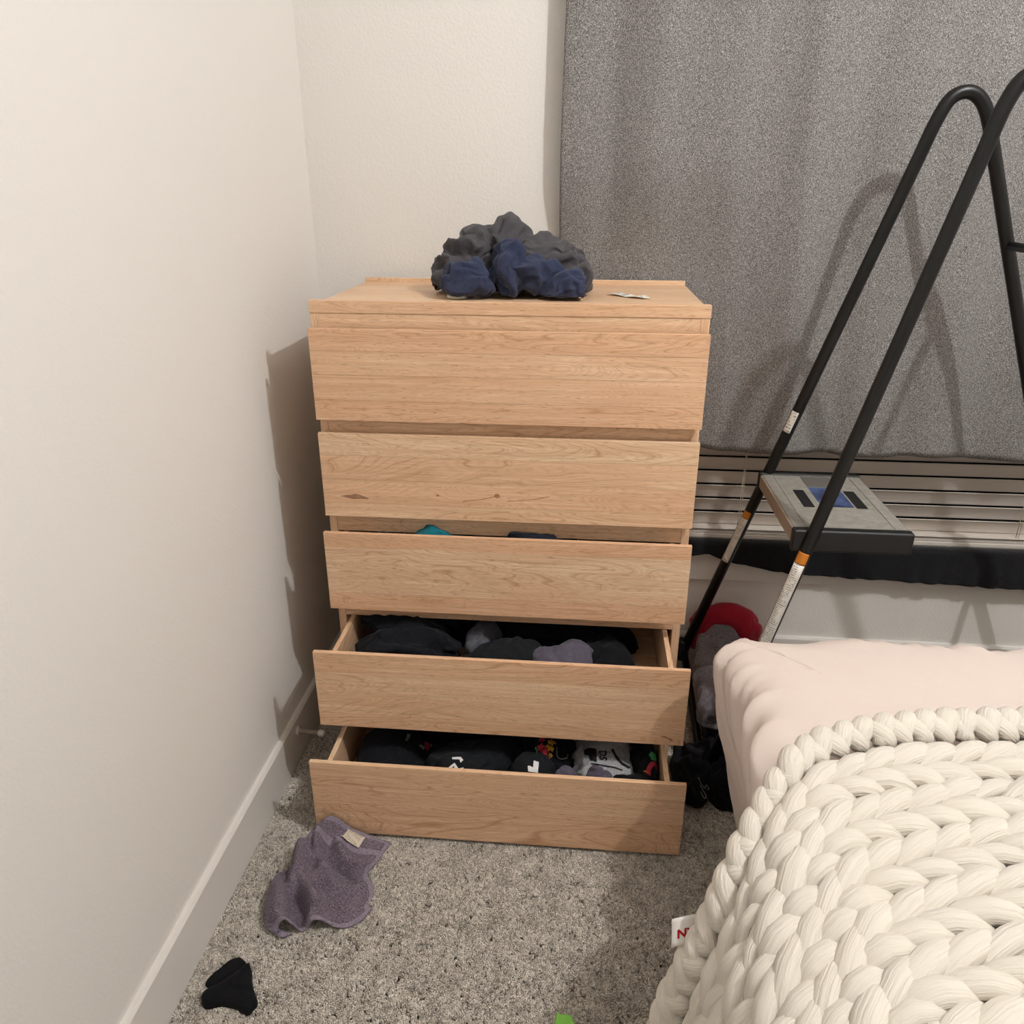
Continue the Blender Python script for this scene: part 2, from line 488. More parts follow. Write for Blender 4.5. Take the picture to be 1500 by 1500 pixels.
V, F = tube([(0.0, 0.42, 2.335), (1.9, 0.42, 2.335)], 0.011, 14)
rod = thing('curtain_rod', 'dark metal rod carrying the grey curtain', 'curtain rod', (0.9, 0.42, 2.335))
mesh_obj('rod', V, F, MROD, rod, True)
for x in (0.03, 1.85):
    V, F = tube([(x, 0.42, 2.322), (x, YB+0.001, 2.322)], 0.007, 10)
    mesh_obj('bracket', V, F, MROD, rod, True)

# ------------------------------------------------------------------ window blind
MBL = m_plain('blind_slat', (205, 196, 186), 0.5, 0.3)
MCORD = m_plain('blind_cord', (206, 198, 180), 0.8, 0.2)
bl = thing('window_blind', 'off-white slatted blind behind the curtain, its bottom slats stacked on the sill', 'blind', (0.98, 0.51, 0.434))
bx0, bx1 = 0.235, 1.735
def slat(x0, x1, yc, zc, w, tilt):
    """gently crowned slat, top edge towards the room"""
    n = 5; top = []; bot = []
    for k in range(n):
        s = (k/(n-1)-0.5)
        y = s*w; cr = 0.0022*(1-4*s*s)
        for lst, off in ((top, cr+0.0012), (bot, cr-0.0012)):
            yy = y*cos(tilt) - off*sin(tilt); zz = y*sin(tilt) + off*cos(tilt)
            lst.append((yc+yy, zc+zz))
    prof = top + bot[::-1]; m = len(prof)
    V = [(x0, y, z) for y, z in prof] + [(x1, y, z) for y, z in prof]
    F = [(i, (i+1) % m, m+(i+1) % m, m+i) for i in range(m)] + [tuple(range(m)), tuple(range(2*m-1, m-1, -1))]
    return V, F
ztops = [0.506 + 0.0405*k for k in range(40)]
for k, zt in enumerate(ztops):
    if zt > 0.93 and k % 1 == 0 and zt > 2.1: break
    V, F = slat(bx0, bx1, 0.500, zt-0.0195, 0.0435, -radians(66))
    mesh_obj('slat', V, F, MBL, bl)
for k, (z, dy) in enumerate(((0.4515, 0.0), (0.4565, 0.002), (0.4625, -0.002))):
    V, F = slat(bx0, bx1, 0.497+dy, z, 0.0435, radians((0, 2, -3)[k]))
    mesh_obj('slat', V, F, MBL, bl)
box('bottom_rail', (bx0, 0.474, 0.434), (bx1, 0.520, 0.4485), MBL, bl, 0.003)
for x in (0.605, 1.35):
    V, F = tube([(x, 0.4785, 0.447), (x-0.001, 0.477, 0.6), (x+0.002, 0.478, 0.8), (x, 0.478, 2.1)], 0.0011, 6)
    mesh_obj('cord', V, F, MCORD, bl, True)
    V, F = tube([(x+0.006, 0.4765, 0.455), (x+0.003, 0.476, 0.62), (x+0.001, 0.477, 0.8)], 0.0008, 6)
    mesh_obj('cord', V, F, MCORD, bl, True)

# ------------------------------------------------------------------ black fabric over the sill
def m_cloth(name, rgb, rough=0.92, weave=900, amt=0.10, sheen=0.12, bumpd=0.0004, blotch=0.12, wrinkle=0.28):
    t = NT(name, rough, 0.12); p = t.obj()
    f = t.noise(p, weave, 2.0, 0.6); g = t.noise(p, 22, 3.0, 0.6)
    base = c(rgb)
    dark = tuple(v*(1-amt*3) for v in base[:3]) + (1,); lite = tuple(min(1, v*(1+amt*3)+0.002*amt) for v in base[:3]) + (1,)
    col = t.ramp(f, [(0.3, dark), (0.7, lite)])
    col = t.mix(t.math('MULTIPLY', g, blotch), col, tuple(v*1.6+0.004 for v in base[:3]) + (1,))
    t.col(col)
    t.b.inputs['Sheen Weight'].default_value = sheen
    t.b.inputs['Sheen Roughness'].default_value = 0.5
    w = t.noise(p, 34, 2.0, 0.55, 0.7)
    w = t.math('ABSOLUTE', t.math('SUBTRACT', w, 0.5))
    bw = t.n('ShaderNodeBump', i_Height=w, i_Strength=wrinkle, i_Distance=0.012)
    bf = t.n('ShaderNodeBump', i_Height=f, i_Strength=0.5, i_Distance=bumpd, i_Normal=bw.outputs[0])
    t.t.links.new(bf.outputs[0], t.b.inputs['Normal'])
    return t.m
MBLK = m_cloth('black_cotton', (23, 23, 26))
def sill_cloth():
    nx, ns = 90, 14; V = []
    for i in range(nx):
        x = 0.36 + (1.5-0.36)*i/(nx-1)
        zb = np.interp(x, [0.36, 0.475, 0.512, 0.53, 0.57, 0.666, 0.761, 1.5], [0.392, 0.396, 0.404, 0.406, 0.388, 0.367, 0.354, 0.33])
        for j in range(ns):
            v = j/(ns-1)
            wob = 0.004*sin(x*42+1.0)+0.003*sin(x*77)
            if v < 0.25:
                y = 0.4725 - (0.4725-0.434)*(v/0.25); z = 0.4355 + 0.0015*sin(v*12)
            else:
                s = (v-0.25)/0.75
                y = 0.4335 - 0.004*s - abs(wob)*s*1.4; z = 0.4345 - s*(0.4345-zb)
            V.append((x, y, z))
    o = mesh_obj('sill_cloth', V, grid_faces(nx, ns), MBLK, smooth=True)
    solidify(o, 0.0018, 1.0)
    return tag(o, 'black fabric strip draped over the window sill below the blind', 'cloth')
sill_cloth()

# ------------------------------------------------------------------ door stop on the left baseboard
MSPR = m_plain('spring_metal', (196, 184, 168), 0.3, 0.5, 0.7)
MRUB = m_plain('white_rubber', (226, 222, 214), 0.5, 0.4)
ds = thing('door_stop', 'spring door stop with white rubber tip on the left baseboard', 'door stop', (XL+0.013, -0.041, 0.097))
bx = XL+0.013
V, F = tube([(bx, -0.041, 0.097), (bx+0.004, -0.041, 0.097), (bx+0.006, -0.041, 0.097)], [0.011, 0.011, 0.007], 16)
mesh_obj('base_plate', V, F, MRUB, ds, True)
tt = np.linspace(0, 1, 200)
rad = 0.0072-0.0022*np.minimum(1, tt*3)
V, F = tube(np.stack([bx+0.004+0.052*tt, -0.041+rad*np.cos(tt*2*pi*17), 0.097-0.004*tt+rad*np.sin(tt*2*pi*17)], 1), 0.0014, 6)
mesh_obj('spring', V, F, MSPR, ds, True)
V, F = tube([(bx+0.054, -0.041, 0.093), (bx+0.056, -0.041, 0.093), (bx+0.066, -0.041, 0.093), (bx+0.070, -0.041, 0.093)], [0.0068, 0.0085, 0.008, 0.005], 16)
mesh_obj('rubber_tip', V, F, MRUB, ds, True)

# ------------------------------------------------------------------ step ladder
MLBK = m_plain('black_powder_coat', (13, 13, 13), 0.38, 0.35)
MPLA = m_plain('black_plastic', (22, 22, 22), 0.5, 0.35)
def m_tread():
    t = NT('grey_tread_plastic', 0.5, 0.35); p = t.obj()
    f = t.noise(p, 60, 3, 0.6)
    t.col(t.ramp(f, [(0.3, c((128, 124, 116))), (0.7, c((150, 146, 138)))]))
    return t.m
MTRD = m_tread()
MSIDE = m_plain('tread_side', (150, 134, 118), 0.5, 0.3)
def m_print(name, lines, bg=(226, 221, 212), ink=(60, 58, 56), axis=0):
    """white sticker with rows of illegible fine print (uv)"""
    t = NT(name, 0.45, 0.4); uv = t.uv()
    sp = t.n('ShaderNodeSeparateXYZ', i_0=uv)
    u, v = (sp.outputs[0], sp.outputs[1])
    row = t.math('FRACT', t.math('MULTIPLY', v, float(lines)))
    inrow = t.math('MULTIPLY', t.math('GREATER_THAN', row, 0.35), t.math('LESS_THAN', row, 0.8))
    wd = t.noise(t.map(uv, (34, lines*1.0, 1)), 1.0, 1.0)
    wd = t.math('GREATER_THAN', wd, 0.46)
    big = t.noise(t.map(uv, (2.0, lines/3.0, 1)), 1.0, 0.0)
    big = t.math('GREATER_THAN', big, 0.42)
    mg = t.math('MULTIPLY', t.math('GREATER_THAN', u, 0.12), t.math('LESS_THAN', u, 0.86))
    f = t.math('MULTIPLY', t.math('MULTIPLY', inrow, wd), t.math('MULTIPLY', mg, big))
    t.col(t.mix(t.math('MULTIPLY', f, 0.8), c(bg), c(ink)))
    return t.m
MSTK = m_print('ladder_sticker_print', 46)
MSTK2 = m_print('small_sticker_print', 7)
MORG = m_plain('orange_sticker', (196, 118, 34), 0.45, 0.4)

lad = thing('step_ladder', 'black folding step ladder with grey treads standing right of the chest by the window', 'step ladder', (0.6, 0.15, 0))
A0, Ad = np.array([0.439, 0.383, 0.0]), np.array([0.275, -0.096, 1.0])
B0, Bd = np.array([0.475, -0.050, 0.0]), np.array([0.245, 0.0, 1.0])
RA = lambda z: A0 + Ad*z
RB = lambda z: B0 + Bd*z
RT = 0.0135
# each side is one bent tube: front rail, rounded top, rear rail
Rd = np.array([0.40, 0.0, -1.0])
for fn, yr in ((RA, 0.300), (RB, -0.06)):
    top = fn(1.47)
    bend = spline([fn(1.40), top, top+np.array([0.022, 0.0, 0.042]), top+np.array([0.058, 0, 0.050]), top+np.array([0.092, 0, 0.018]), top+np.array([0.128, 0, -0.07])], 24)
    e = bend[-1]
    foot = np.array([e[0]+0.40*e[2], yr, 0.02])
    V, F = tube(np.vstack([[fn(0.125 if fn is RA else 0.02)], [fn(0.7)], bend, [0.5*(e+foot)], [foot]]), RT, 14)
    mesh_obj('rail', V, F, MLBK, lad, True)
    for P in (fn(0.10 if fn is RA else 0.0), foot-[0, 0, 0.02]):
        V, F = tube([P+[0, 0, 0.0], P+[0.001, 0, 0.012], P+[0.004, 0, 0.05], P+[0.006, 0, 0.058]], [0.020, 0.021, 0.0175, 0.015], 16)
        mesh_obj('foot', V, F, MPLA, lad, True)
    if fn is RA: ea, fa_ = e, foot
    else: eb, fb_ = e, foot
V, F = tube([RA(0.125), RB(0.030)], 0.0105, 12)
mesh_obj('floor_bar', V, F, MLBK, lad, True)
for u in (0.12, 0.55):
    V, F = tube([ea+(fa_-ea)*u, eb+(fb_-eb)*u], 0.009, 10); mesh_obj('rear_brace', V, F, MLBK, lad, True)
def tread(z, x0, x1, y0, y1, name):
    box(name, (x0+0.004, y0, z-0.006), (x1, y1, z), MTRD, lad, 0.002)
    box('tread_edge', (x0, y0+0.006, z-0.034), (x0+0.006, y1-0.006, z-0.002), MSIDE, lad, 0.002)
    box('tread_edge', (x0+0.003, y0+0.006, z-0.026), (x0+0.010, y1-0.006, z-0.020), MTRD, lad, 0.001)
    box('tread_edge', (x1-0.006, y0+0.006, z-0.034), (x1, y1-0.006, z-0.002), MSIDE, lad, 0.002)
    for ya, yb in ((y0-0.012, y0+0.012), (y1-0.010, y1+0.010)):
        box('end_cap', (x0-0.003, ya, z-0.046), (x1+0.003, yb, z+0.004), MPLA, lad, 0.006, seg=3)
    for k in range(6):
        y = y0 + (y1-y0)*(0.12+0.15*k)
    for xg in np.linspace(x0+0.028, x1-0.028, 5)[[0, 4]]:
        box('tread_rib', (xg, y0+0.014, z), (xg+0.004, y1-0.014, z+0.0012), MTRD, lad, 0.0006)
tread(0.688, 0.607, 0.845, -0.035, 0.312, 'tread')
for (xa, xb, ya, yb) in ((0.660, 0.684, 0.095, 0.200), (0.775, 0.799, 0.095, 0.200)):
    box('grip_pad', (xa, ya, 0.6878), (xb, yb, 0.6895), MPLA, lad, 0.006 if False else 0.0008, label='dark rubber grip pad')
# platform sticker: grey print block over a blue picture
box('tread_sticker', (0.700, 0.225, 0.6878), (0.770, 0.295, 0.6889), m_print('tread_sticker_print', 5, (96, 92, 88), (205, 200, 194)), lad, 0)
def m_blue():
    t = NT('blue_picture', 0.4, 0.4); p = t.obj()
    t.col(t.ramp(t.noise(p, 30, 3, 0.6), [(0.35, c((36, 46, 78))), (0.6, c((70, 88, 130)))]))
    return t.m
box('tread_sticker', (0.700, 0.10, 0.6878), (0.770, 0.22, 0.6889), m_blue(), lad, 0, label='blue picture sticker')
V, F = tube([(0.640, 0.20, 0.640), (0.646, 0.10, 0.632), (0.650, 0.07, 0.628)], [0.010, 0.0105, 0.006], 10)
mesh_obj('latch', V, F, MPLA, lad, True)
def rail_label(fn, za, zb, facing, half, mat, name, lab=None, off=0.0):
    """curved sticker wrapped on a rail between heights za..zb"""
    d = fn(1)-fn(0); d /= np.linalg.norm(d)
    w = np.array(facing, float); w -= d*np.dot(w, d); w /= np.linalg.norm(w)
    s = np.cross(d, w); V = []; UV = []; n = 9; m = 12
    for i in range(m):
        p = fn(za+(zb-za)*i/(m-1))
        for j in range(n):
            a = (j/(n-1)-0.5)*2*half + off
            V.append(p + (RT+0.0004)*(w*cos(a)+s*sin(a))); UV.append((j/(n-1), i/(m-1)))
    o = mesh_obj(name, V, grid_faces(m, n), mat, lad, True, UV, lab)
    solidify(o, 0.0003, 0.0)
    return o
fa = (-0.62, -0.78, 0.1)
rail_label(RA, 0.430, 0.560, fa, 0.75, MSTK, 'warning_label', 'white sticker with fine print', 0.0)
rail_label(RA, 0.561, 0.580, fa, 0.75, MORG, 'warning_label', 'orange sticker', 0.0)
rail_label(RA, 0.800, 0.852, fa, 0.72, MSTK2, 'warning_label', 'white sticker with fine print', 0.0)
rail_label(RB, 0.400, 0.618, (-0.5, -0.86, 0.1), 0.95, MSTK, 'warning_label', 'white sticker with fine print', 0.0)
rail_label(RB, 0.619, 0.645, (-0.5, -0.86, 0.1), 0.95, MORG, 'warning_label', 'orange sticker', 0.0)

# ------------------------------------------------------------------ bed: mattress with pink sheet
def m_sheet():
    t = NT('pink_cotton', 0.9, 0.15); p = t.obj()
    t.col(t.mix(t.noise(p, 9, 2), c((222, 207, 197)), c((217, 200, 191))))
    t.b.inputs['Sheen Weight'].default_value = 0.1
    return t.bump(t.math('ADD', t.noise(p, 700, 2), t.math('MULTIPLY', t.noise(t.map(p, (30, 30, 12)), 1.0, 3, 0.6), 3.0)), 0.35, 0.0012).m
MSHEET = m_sheet()
BX0, BX1, BY1, BY0, BZ = 0.438, 1.95, -0.205, -2.15, 0.545
def bed_sheet():
    # perimeter of a rounded rectangle, rings from the top centre over the edge and down the sides
    rc = 0.06; per = []
    def arc(cx, cy, a0, a1, n):
        for k in range(n):
            a = a0+(a1-a0)*k/(n-1); per.append((cx+rc*cos(a), cy+rc*sin(a), cos(a), sin(a)))
    def line(x0, y0, x1, y1, nx, ny, n):
        for k in range(1, n):
            u = k/n; per.append((x0+(x1-x0)*u, y0+(y1-y0)*u, nx, ny))
    arc(BX0+rc, BY1-rc, pi/2, pi, 20)
    line(BX0, BY1-rc, BX0, BY0+rc, -1, 0, 260)
    arc(BX0+rc, BY0+rc, pi, 1.5*pi, 6)
    line(BX0+rc, BY0, BX1-rc, BY0, 0, -1, 20)
    arc(BX1-rc, BY0+rc, 1.5*pi, 2*pi, 6)
    line(BX1, BY0+rc, BX1, BY1-rc, 1, 0, 60)
    arc(BX1-rc, BY1-rc, 0, pi/2, 8)
    line(BX1-rc, BY1, BX0+rc, BY1, 0, 1, 120)
    per = np.array(per); m = len(per)
    arcl = np.r_[0, np.cumsum(np.hypot(np.diff(per[:, 0]), np.diff(per[:, 1])))]
    # profile: (inset, z)
    prof = [(0.42, BZ+0.004), (0.30, BZ+0.005), (0.2, BZ+0.005), (0.14, BZ+0.004), (0.10, BZ+0.003), (0.07, BZ+0.001), (0.052, BZ-0.002)]
    for k in range(1, 9):
        a = (pi/2)*k/8; prof.append((0.05*(1-sin(a)), BZ-0.004-0.05*(1-cos(a))))
    for k in range(1, 34):
        u = k/33; z = BZ-0.054 - u*(BZ-0.054-0.014)
        prof.append((np.interp(z, [0.0, 0.047, 0.141, 0.249, 0.352, 0.435, 0.483], [0.105, 0.093, 0.069, 0.043, 0.021, 0.004, 0.0]), z))
    n = len(prof); V = np.zeros((m, n, 3))
    cx, cy = (BX0+BX1)/2, (BY0+BY1)/2
    for j, (ins, z) in enumerate(prof):
        i2 = min(ins, rc)
        x = np.clip(per[:, 0]-per[:, 2]*i2, BX0+ins, BX1-ins); y = np.clip(per[:, 1]-per[:, 3]*i2, BY0+ins, BY1-ins)
        h = BZ - z if j > 6 else -ins*0.6
        hh = max(0.0, h)
        env = math.exp(-(max(0.0, h-0.04)/0.20)**2)*math.exp(-(max(0.0, -h)/0.030)**2)
        q = np.stack([arcl*13.0-9.0*hh+1.5*np.sin(arcl*6), np.full(m, hh*2.2), np.full(m, 3.7)], 1)
        rid = 1-2*np.abs(vnoise(q)); rid2 = 1-2*np.abs(vnoise(q*np.array([2.3, 1.6, 1])+9.1))
        disp = env*(0.015*rid + 0.007*rid2)*(0.35+0.65*min(1.0, hh/0.05))
        q2 = np.stack([arcl*4.5, np.full(m, 0.4), np.full(m, 8.2)], 1)
        disp += 0.030*vnoise(q2)*max(0, h-0.06)*2.2
        x = x + 0.022*np.clip((-0.225-y)/0.16, 0, 1)*np.clip((0.75-x)/0.28, 0, 1)
        V[:, j, 0] = x+per[:, 2]*disp*(0.3 if j < 7 else 1); V[:, j, 1] = y+per[:, 3]*disp*(0.3 if j < 7 else 1)
        V[:, j, 2] = z+(disp*0.8 if j < 15 else 0)
    F = []
    for i in range(m):
        k = (i+1) % m
        for j in range(n-1):
            F.append((i*n+j, i*n+j+1, k*n+j+1, k*n+j))
    V = V.reshape(-1, 3).tolist(); o = len(V); V.append((cx, cy, BZ+0.004))
    F += [(i*n, ((i+1) % m)*n, o) for i in range(m)]
    return V, F
bed = thing('bed', 'low bed under a pale pink fitted sheet, right of the chest', 'bed', (1.2, -1.15, 0.0))
V, F = bed_sheet()
mesh_obj('fitted_sheet', V, F, MSHEET, bed, True)
box('base', (BX0+0.14, BY0+0.14, 0.0), (BX1-0.14, BY1-0.14, 0.20), MPLA, bed, 0.01)

# ------------------------------------------------------------------ chunky knit blanket
def m_knit():
    t = NT('cream_yarn', 0.9, 0.15); uv = t.uv()
    f = t.noise(t.map(uv, (26, 2.2, 1)), 1.0, 3, 0.6); g = t.noise(t.obj(), 14, 2)
    col = t.mix(f, c((216, 208, 196)), c((226, 219, 208)))
    col = t.mix(t.math('MULTIPLY', g, 0.35), col, c((212, 201, 184)))
    t.col(col); t.b.inputs['Sheen Weight'].default_value = 0.15
    return t.bump(f, 0.8, 0.004).m
MKNIT = m_knit()

def knit_surface():
    """far edge of the blanket as a 3-D curve, floor -> slope -> over the bed; columns run parallel to it"""
    pts = spline([(0.285, -0.815, 0.012), (0.288, -0.815, 0.12), (0.300, -0.809, 0.248), (0.312, -0.803, 0.343), (0.325, -0.800, 0.410), (0.340, -0.789, 0.458), (0.356, -0.778, 0.500),
                  (0.385, -0.733, 0.545), (0.443, -0.655, 0.578), (0.495, -0.605, 0.586), (0.62, -0.56, 0.588), (0.9, -0.50, 0.586), (1.35, -0.45, 0.586)], 400)
    l = np.r_[0, np.cumsum(np.linalg.norm(np.diff(pts, axis=0), axis=1))]
    pts[:, 0] += 0.017
    return pts, l
KP, KL = knit_surface()
def kpos(s, t, n):
    """s along the profile, t away from the far edge (towards the camera), n outward"""
    P = np.stack([np.interp(s, KL, KP[:, k]) for k in range(3)], -1)
    e = 0.02
    T = np.stack([np.interp(s+e, KL, KP[:, k])-np.interp(s-e, KL, KP[:, k]) for k in range(3)], -1)
    N = np.cross(T, np.array([0, 1.0, 0])); N /= np.linalg.norm(N, axis=-1)[..., None]+1e-9
    N = np.where(N[..., 2:3] < -0.05, -N, N)
    lump = 0.010*np.sin(s*9+t*7)*np.sin(t*11+1.3)
    P = P + N*(n+lump)[..., None]
    P[..., 1] -= t
    return P
def ring_tube(P, N, rad, flat, n=10):
    """tube with an oval section, wider across than along the surface normal N"""
    T = np.gradient(P, axis=0); T /= np.linalg.norm(T, axis=1)[:, None]+1e-9
    Bn = np.cross(T, N); Bn /= np.linalg.norm(Bn, axis=1)[:, None]+1e-9
    Nn = np.cross(Bn, T)
    a = np.linspace(0, 2*pi, n, endpoint=False)
    V = P[:, None] + rad[:, None, None]*(Bn[:, None]*np.cos(a)[None, :, None]*flat + Nn[:, None]*np.sin(a)[None, :, None])
    return V.reshape(-1, 3)
def knit_blanket():
    bl_ = thing('knit_blanket', 'chunky cream knitted blanket lying over the bed and hanging to the floor', 'blanket', (0.6, -1.0, 0.0))
    W, Hs, R = 0.072, 0.048, 0.0136
    ncol = 13; smax = KL[-1]-0.06
    rng = np.random.default_rng(5)
    rows = int(smax/Hs)
    npt = 16; nr = 10; parts = []; uvs = []
    for j in range(rows):
        th = np.linspace(0, 2*pi*ncol, npt*ncol+1)
        jit = np.interp(th, np.linspace(0, 2*pi*ncol, ncol*2+1), rng.normal(0, 0.0045, ncol*2+1))
        s = 0.03 + (j+0.5)*Hs + 1.08*Hs*np.cos(th) + jit
        t = 0.062 + W*(th/(2*pi)) - 0.030*W*np.sin(2*th) + np.interp(th, np.linspace(0, 2*pi*ncol, ncol*2+1), rng.normal(0, 0.0036, ncol*2+1))
        s = np.clip(s, 0.006, smax)
        n = 0.004 - 0.0115*np.cos(2*th)
        P = kpos(s, t, n); N = kpos(s, t, n+0.01)-P; N /= np.linalg.norm(N, axis=1)[:, None]
        rad = R*(0.86 - 0.22*np.cos(2*th))*(1+np.interp(th, np.linspace(0, 2*pi*ncol, ncol*2+1), rng.normal(0, 0.13, ncol*2+1)))
        V = ring_tube(P, N, rad, 1.15, nr)
        m = len(P); F = []
        for i in range(m-1):
            for q in range(nr):
                F.append((i*nr+q, i*nr+(q+1) % nr, (i+1)*nr+(q+1) % nr, (i+1)*nr+q))
        F += [tuple(range(nr-1, -1, -1)), tuple((m-1)*nr+q for q in range(nr))]
        parts.append((V, F))
        uu = np.tile(np.arange(nr)/nr, m); vv = np.repeat(th/(2*pi)+j*0.37, nr)
        uvs.append(np.stack([uu, vv], 1))
    V, F = join(parts)
    mesh_obj('knitted_body', V, F, MKNIT, bl_, True, np.concatenate(uvs))
    # selvage: plump crossed loops along the far edge
    parts = []; uvs = []
    nl = int(smax/0.034)
    for k in range(nl):
        for w in (0, 1):
            s0 = 0.02+(k+0.5*w)*0.034 + rng.normal(0, 0.003)
            u = np.linspace(0, 1, 11)
            if w == 0:
                s = s0 - 0.018 + 0.038*u; t = 0.004+0.044*u + 0.006*np.sin(u*pi)
            else:
                s = s0 + 0.020 - 0.036*u; t = 0.000+0.050*u - 0.004*np.sin(u*pi)
            n = 0.004+0.014*np.sin(pi*u)+(0.005 if w else 0)
            P = kpos(np.clip(s, 0.01, smax), t, n); N = kpos(np.clip(s, 0.01, smax), t, n+0.01)-P; N /= np.linalg.norm(N, axis=1)[:, None]
            rad = 0.0150*(0.42+0.60*np.sin(pi*u)**0.7)*(1+rng.normal(0, 0.09))
            Vv = ring_tube(P, N, rad, 1.15, 12); nr2 = 12; Ff = []
            for i in range(10):
                for q in range(nr2):
                    Ff.append((i*nr2+q, i*nr2+(q+1) % nr2, (i+1)*nr2+(q+1) % nr2, (i+1)*nr2+q))
            Ff += [tuple(range(nr2-1, -1, -1)), tuple(10*nr2+q for q in range(nr2))]
            parts.append((Vv, Ff)); uvs.append(np.stack([np.tile(np.arange(nr2)/nr2, 11), np.repeat(u*1.2+k*.61+w*.3, nr2)], 1))
    V, F = join(parts)
    mesh_obj('knitted_border', V, F, MKNIT, bl_, True, np.concatenate(uvs))
    return bl_
blanket = knit_blanket()

# ------------------------------------------------------------------ clothes: sheets of cloth dropped over padded lumps and left to settle
PIECES = []
def lay(key, lumps, grow, floor, walls=None, voxel=0.011, bend=0.6, core=0.80, mass=0.25, suck=-6.0):
    """queue one garment: lumps [(centre, radii, (rx,ry,rz))] give its bulk; grow (x,y,z) is how much more cloth there is than bulk"""
    PIECES.append(dict(key=key, lumps=lumps, grow=grow, floor=floor, walls=walls, voxel=voxel, bend=bend, core=core, mass=mass, suck=suck))

def blob(lumps, scale=1.0, floor=None):
    bm = bmesh.new()
    for ctr, rad, rot in lumps:
        M = Matrix.Translation(ctr)
        for ax, an in zip('XYZ', rot): M = M @ Matrix.Rotation(radians(an), 4, ax)
        bmesh.ops.create_icosphere(bm, subdivisions=3, radius=1.0, matrix=M @ Matrix.Diagonal((rad[0]*scale, rad[1]*scale, rad[2]*scale, 1)))
    if floor is not None:
        for v in bm.verts:
            if v.co.z < floor: v.co.z = floor
    me = bpy.data.meshes.new('pad'); bm.to_mesh(me); bm.free()
    return me

def settle(frames=34):
    """one cloth solve over every queued garment at once: a closed skin with surplus cloth buckles and sags over its padding"""
    made = []; trash = []
    for pc in PIECES:
        cl = bpy.data.collections.new('solve'); COL.children.link(cl)
        fz = pc['floor']
        pad = bpy.data.objects.new('pad', blob(pc['lumps'], pc['core'], fz+0.001)); cl.objects.link(pad)
        sk = bpy.data.objects.new('skin', blob(pc['lumps'], 0.97, fz+0.004)); cl.objects.link(sk)
        md = sk.modifiers.new('r', 'REMESH'); md.mode = 'VOXEL'; md.voxel_size = pc['voxel']*0.78
        ms = sk.modifiers.new('s', 'SMOOTH'); ms.factor = 0.5; ms.iterations = 3
        apply_mods(sk)
        n = len(sk.data.vertices); X = np.empty(n*3); sk.data.vertices.foreach_get('co', X); X = X.reshape(-1, 3)
        sd = sum(map(ord, pc['key']))*0.37
        X += 0.007*np.stack([vnoise(X*34+sd), vnoise(X*34+sd+9), vnoise(X*34+sd+17)], 1)
        X[:, 2] = np.maximum(X[:, 2], fz+0.004)
        if pc['walls']:
            x0, x1, y0, y1 = pc['walls']
            X[:, 0] = np.clip(X[:, 0], x0+0.005, x1-0.005); X[:, 1] = np.clip(X[:, 1], y0+0.005, y1-0.005)
        else:
            x0, y0 = X[:, :2].min(0)-0.012; x1, y1 = X[:, :2].max(0)+0.012
        sk.data.vertices.foreach_set('co', X.ravel())
        Vb = [(x0, y0, fz), (x1, y0, fz), (x1, y1, fz), (x0, y1, fz)]; Fb = [(0, 1, 2, 3)]
        if True:
            Vb += [(a, b, fz+0.9) for a, b, _ in Vb]; Fb += [(0, 4, 5, 1), (1, 5, 6, 2), (2, 6, 7, 3), (3, 7, 4, 0)]
        mb = bpy.data.meshes.new('bin'); mb.from_pydata(Vb, [], Fb)
        bn = bpy.data.objects.new('bin', mb); cl.objects.link(bn)
        for o in (pad, bn):
            o.modifiers.new('hit', 'COLLISION'); o.collision.thickness_outer = 0.002; o.collision.thickness_inner = 0.02; o.collision.cloth_friction = 10; o.collision.damping = 0.8
        md = sk.modifiers.new('cloth', 'CLOTH'); st = md.settings
        st.shrink_min = 0.70-sum(pc['grow'])/3.0; st.effector_weights.gravity = 0.45; st.quality = 5; st.mass = pc['mass']; st.air_damping = 2.0
        st.tension_stiffness = st.compression_stiffness = 15; st.shear_stiffness = 5; st.bending_stiffness = pc['bend']*0.4
        st.tension_damping = st.compression_damping = st.shear_damping = 8; st.bending_damping = 1.0
        st.use_pressure = True; st.uniform_pressure_force = pc['suck']
        cc = md.collision_settings; cc.collection = cl; cc.collision_quality = 2; cc.distance_min = 0.0025; cc.friction = 8
        cc.use_self_collision = True; cc.self_distance_min = 0.003; cc.self_friction = 5
        md.point_cache.frame_start = 1; md.point_cache.frame_end = frames+2
        F = [tuple(p.vertices) for p in sk.data.polygons]
        made.append((pc, sk, F)); trash += [pad, bn, sk]
    S.frame_start, S.frame_end = 1, frames+2
    for f in range(1, frames+1): S.frame_set(f)
    dg = bpy.context.evaluated_depsgraph_get(); res = {}
    for pc, o, F in made:
        ev = o.evaluated_get(dg); me = ev.to_mesh(); V = np.empty(len(me.vertices)*3); me.vertices.foreach_get('co', V); ev.to_mesh_clear()
        res[pc['key']] = (V.reshape(-1, 3).copy(), F)
        print(pc['key'], len(V)//3, V.reshape(-1, 3).min(0).round(3), V.reshape(-1, 3).max(0).round(3))
    for o in trash:
        d = o.data; bpy.data.objects.remove(o); bpy.data.meshes.remove(d)
    for cl in list(COL.children):
        COL.children.unlink(cl); bpy.data.collections.remove(cl)
    S.frame_set(1)
    return res
T = 1.1258
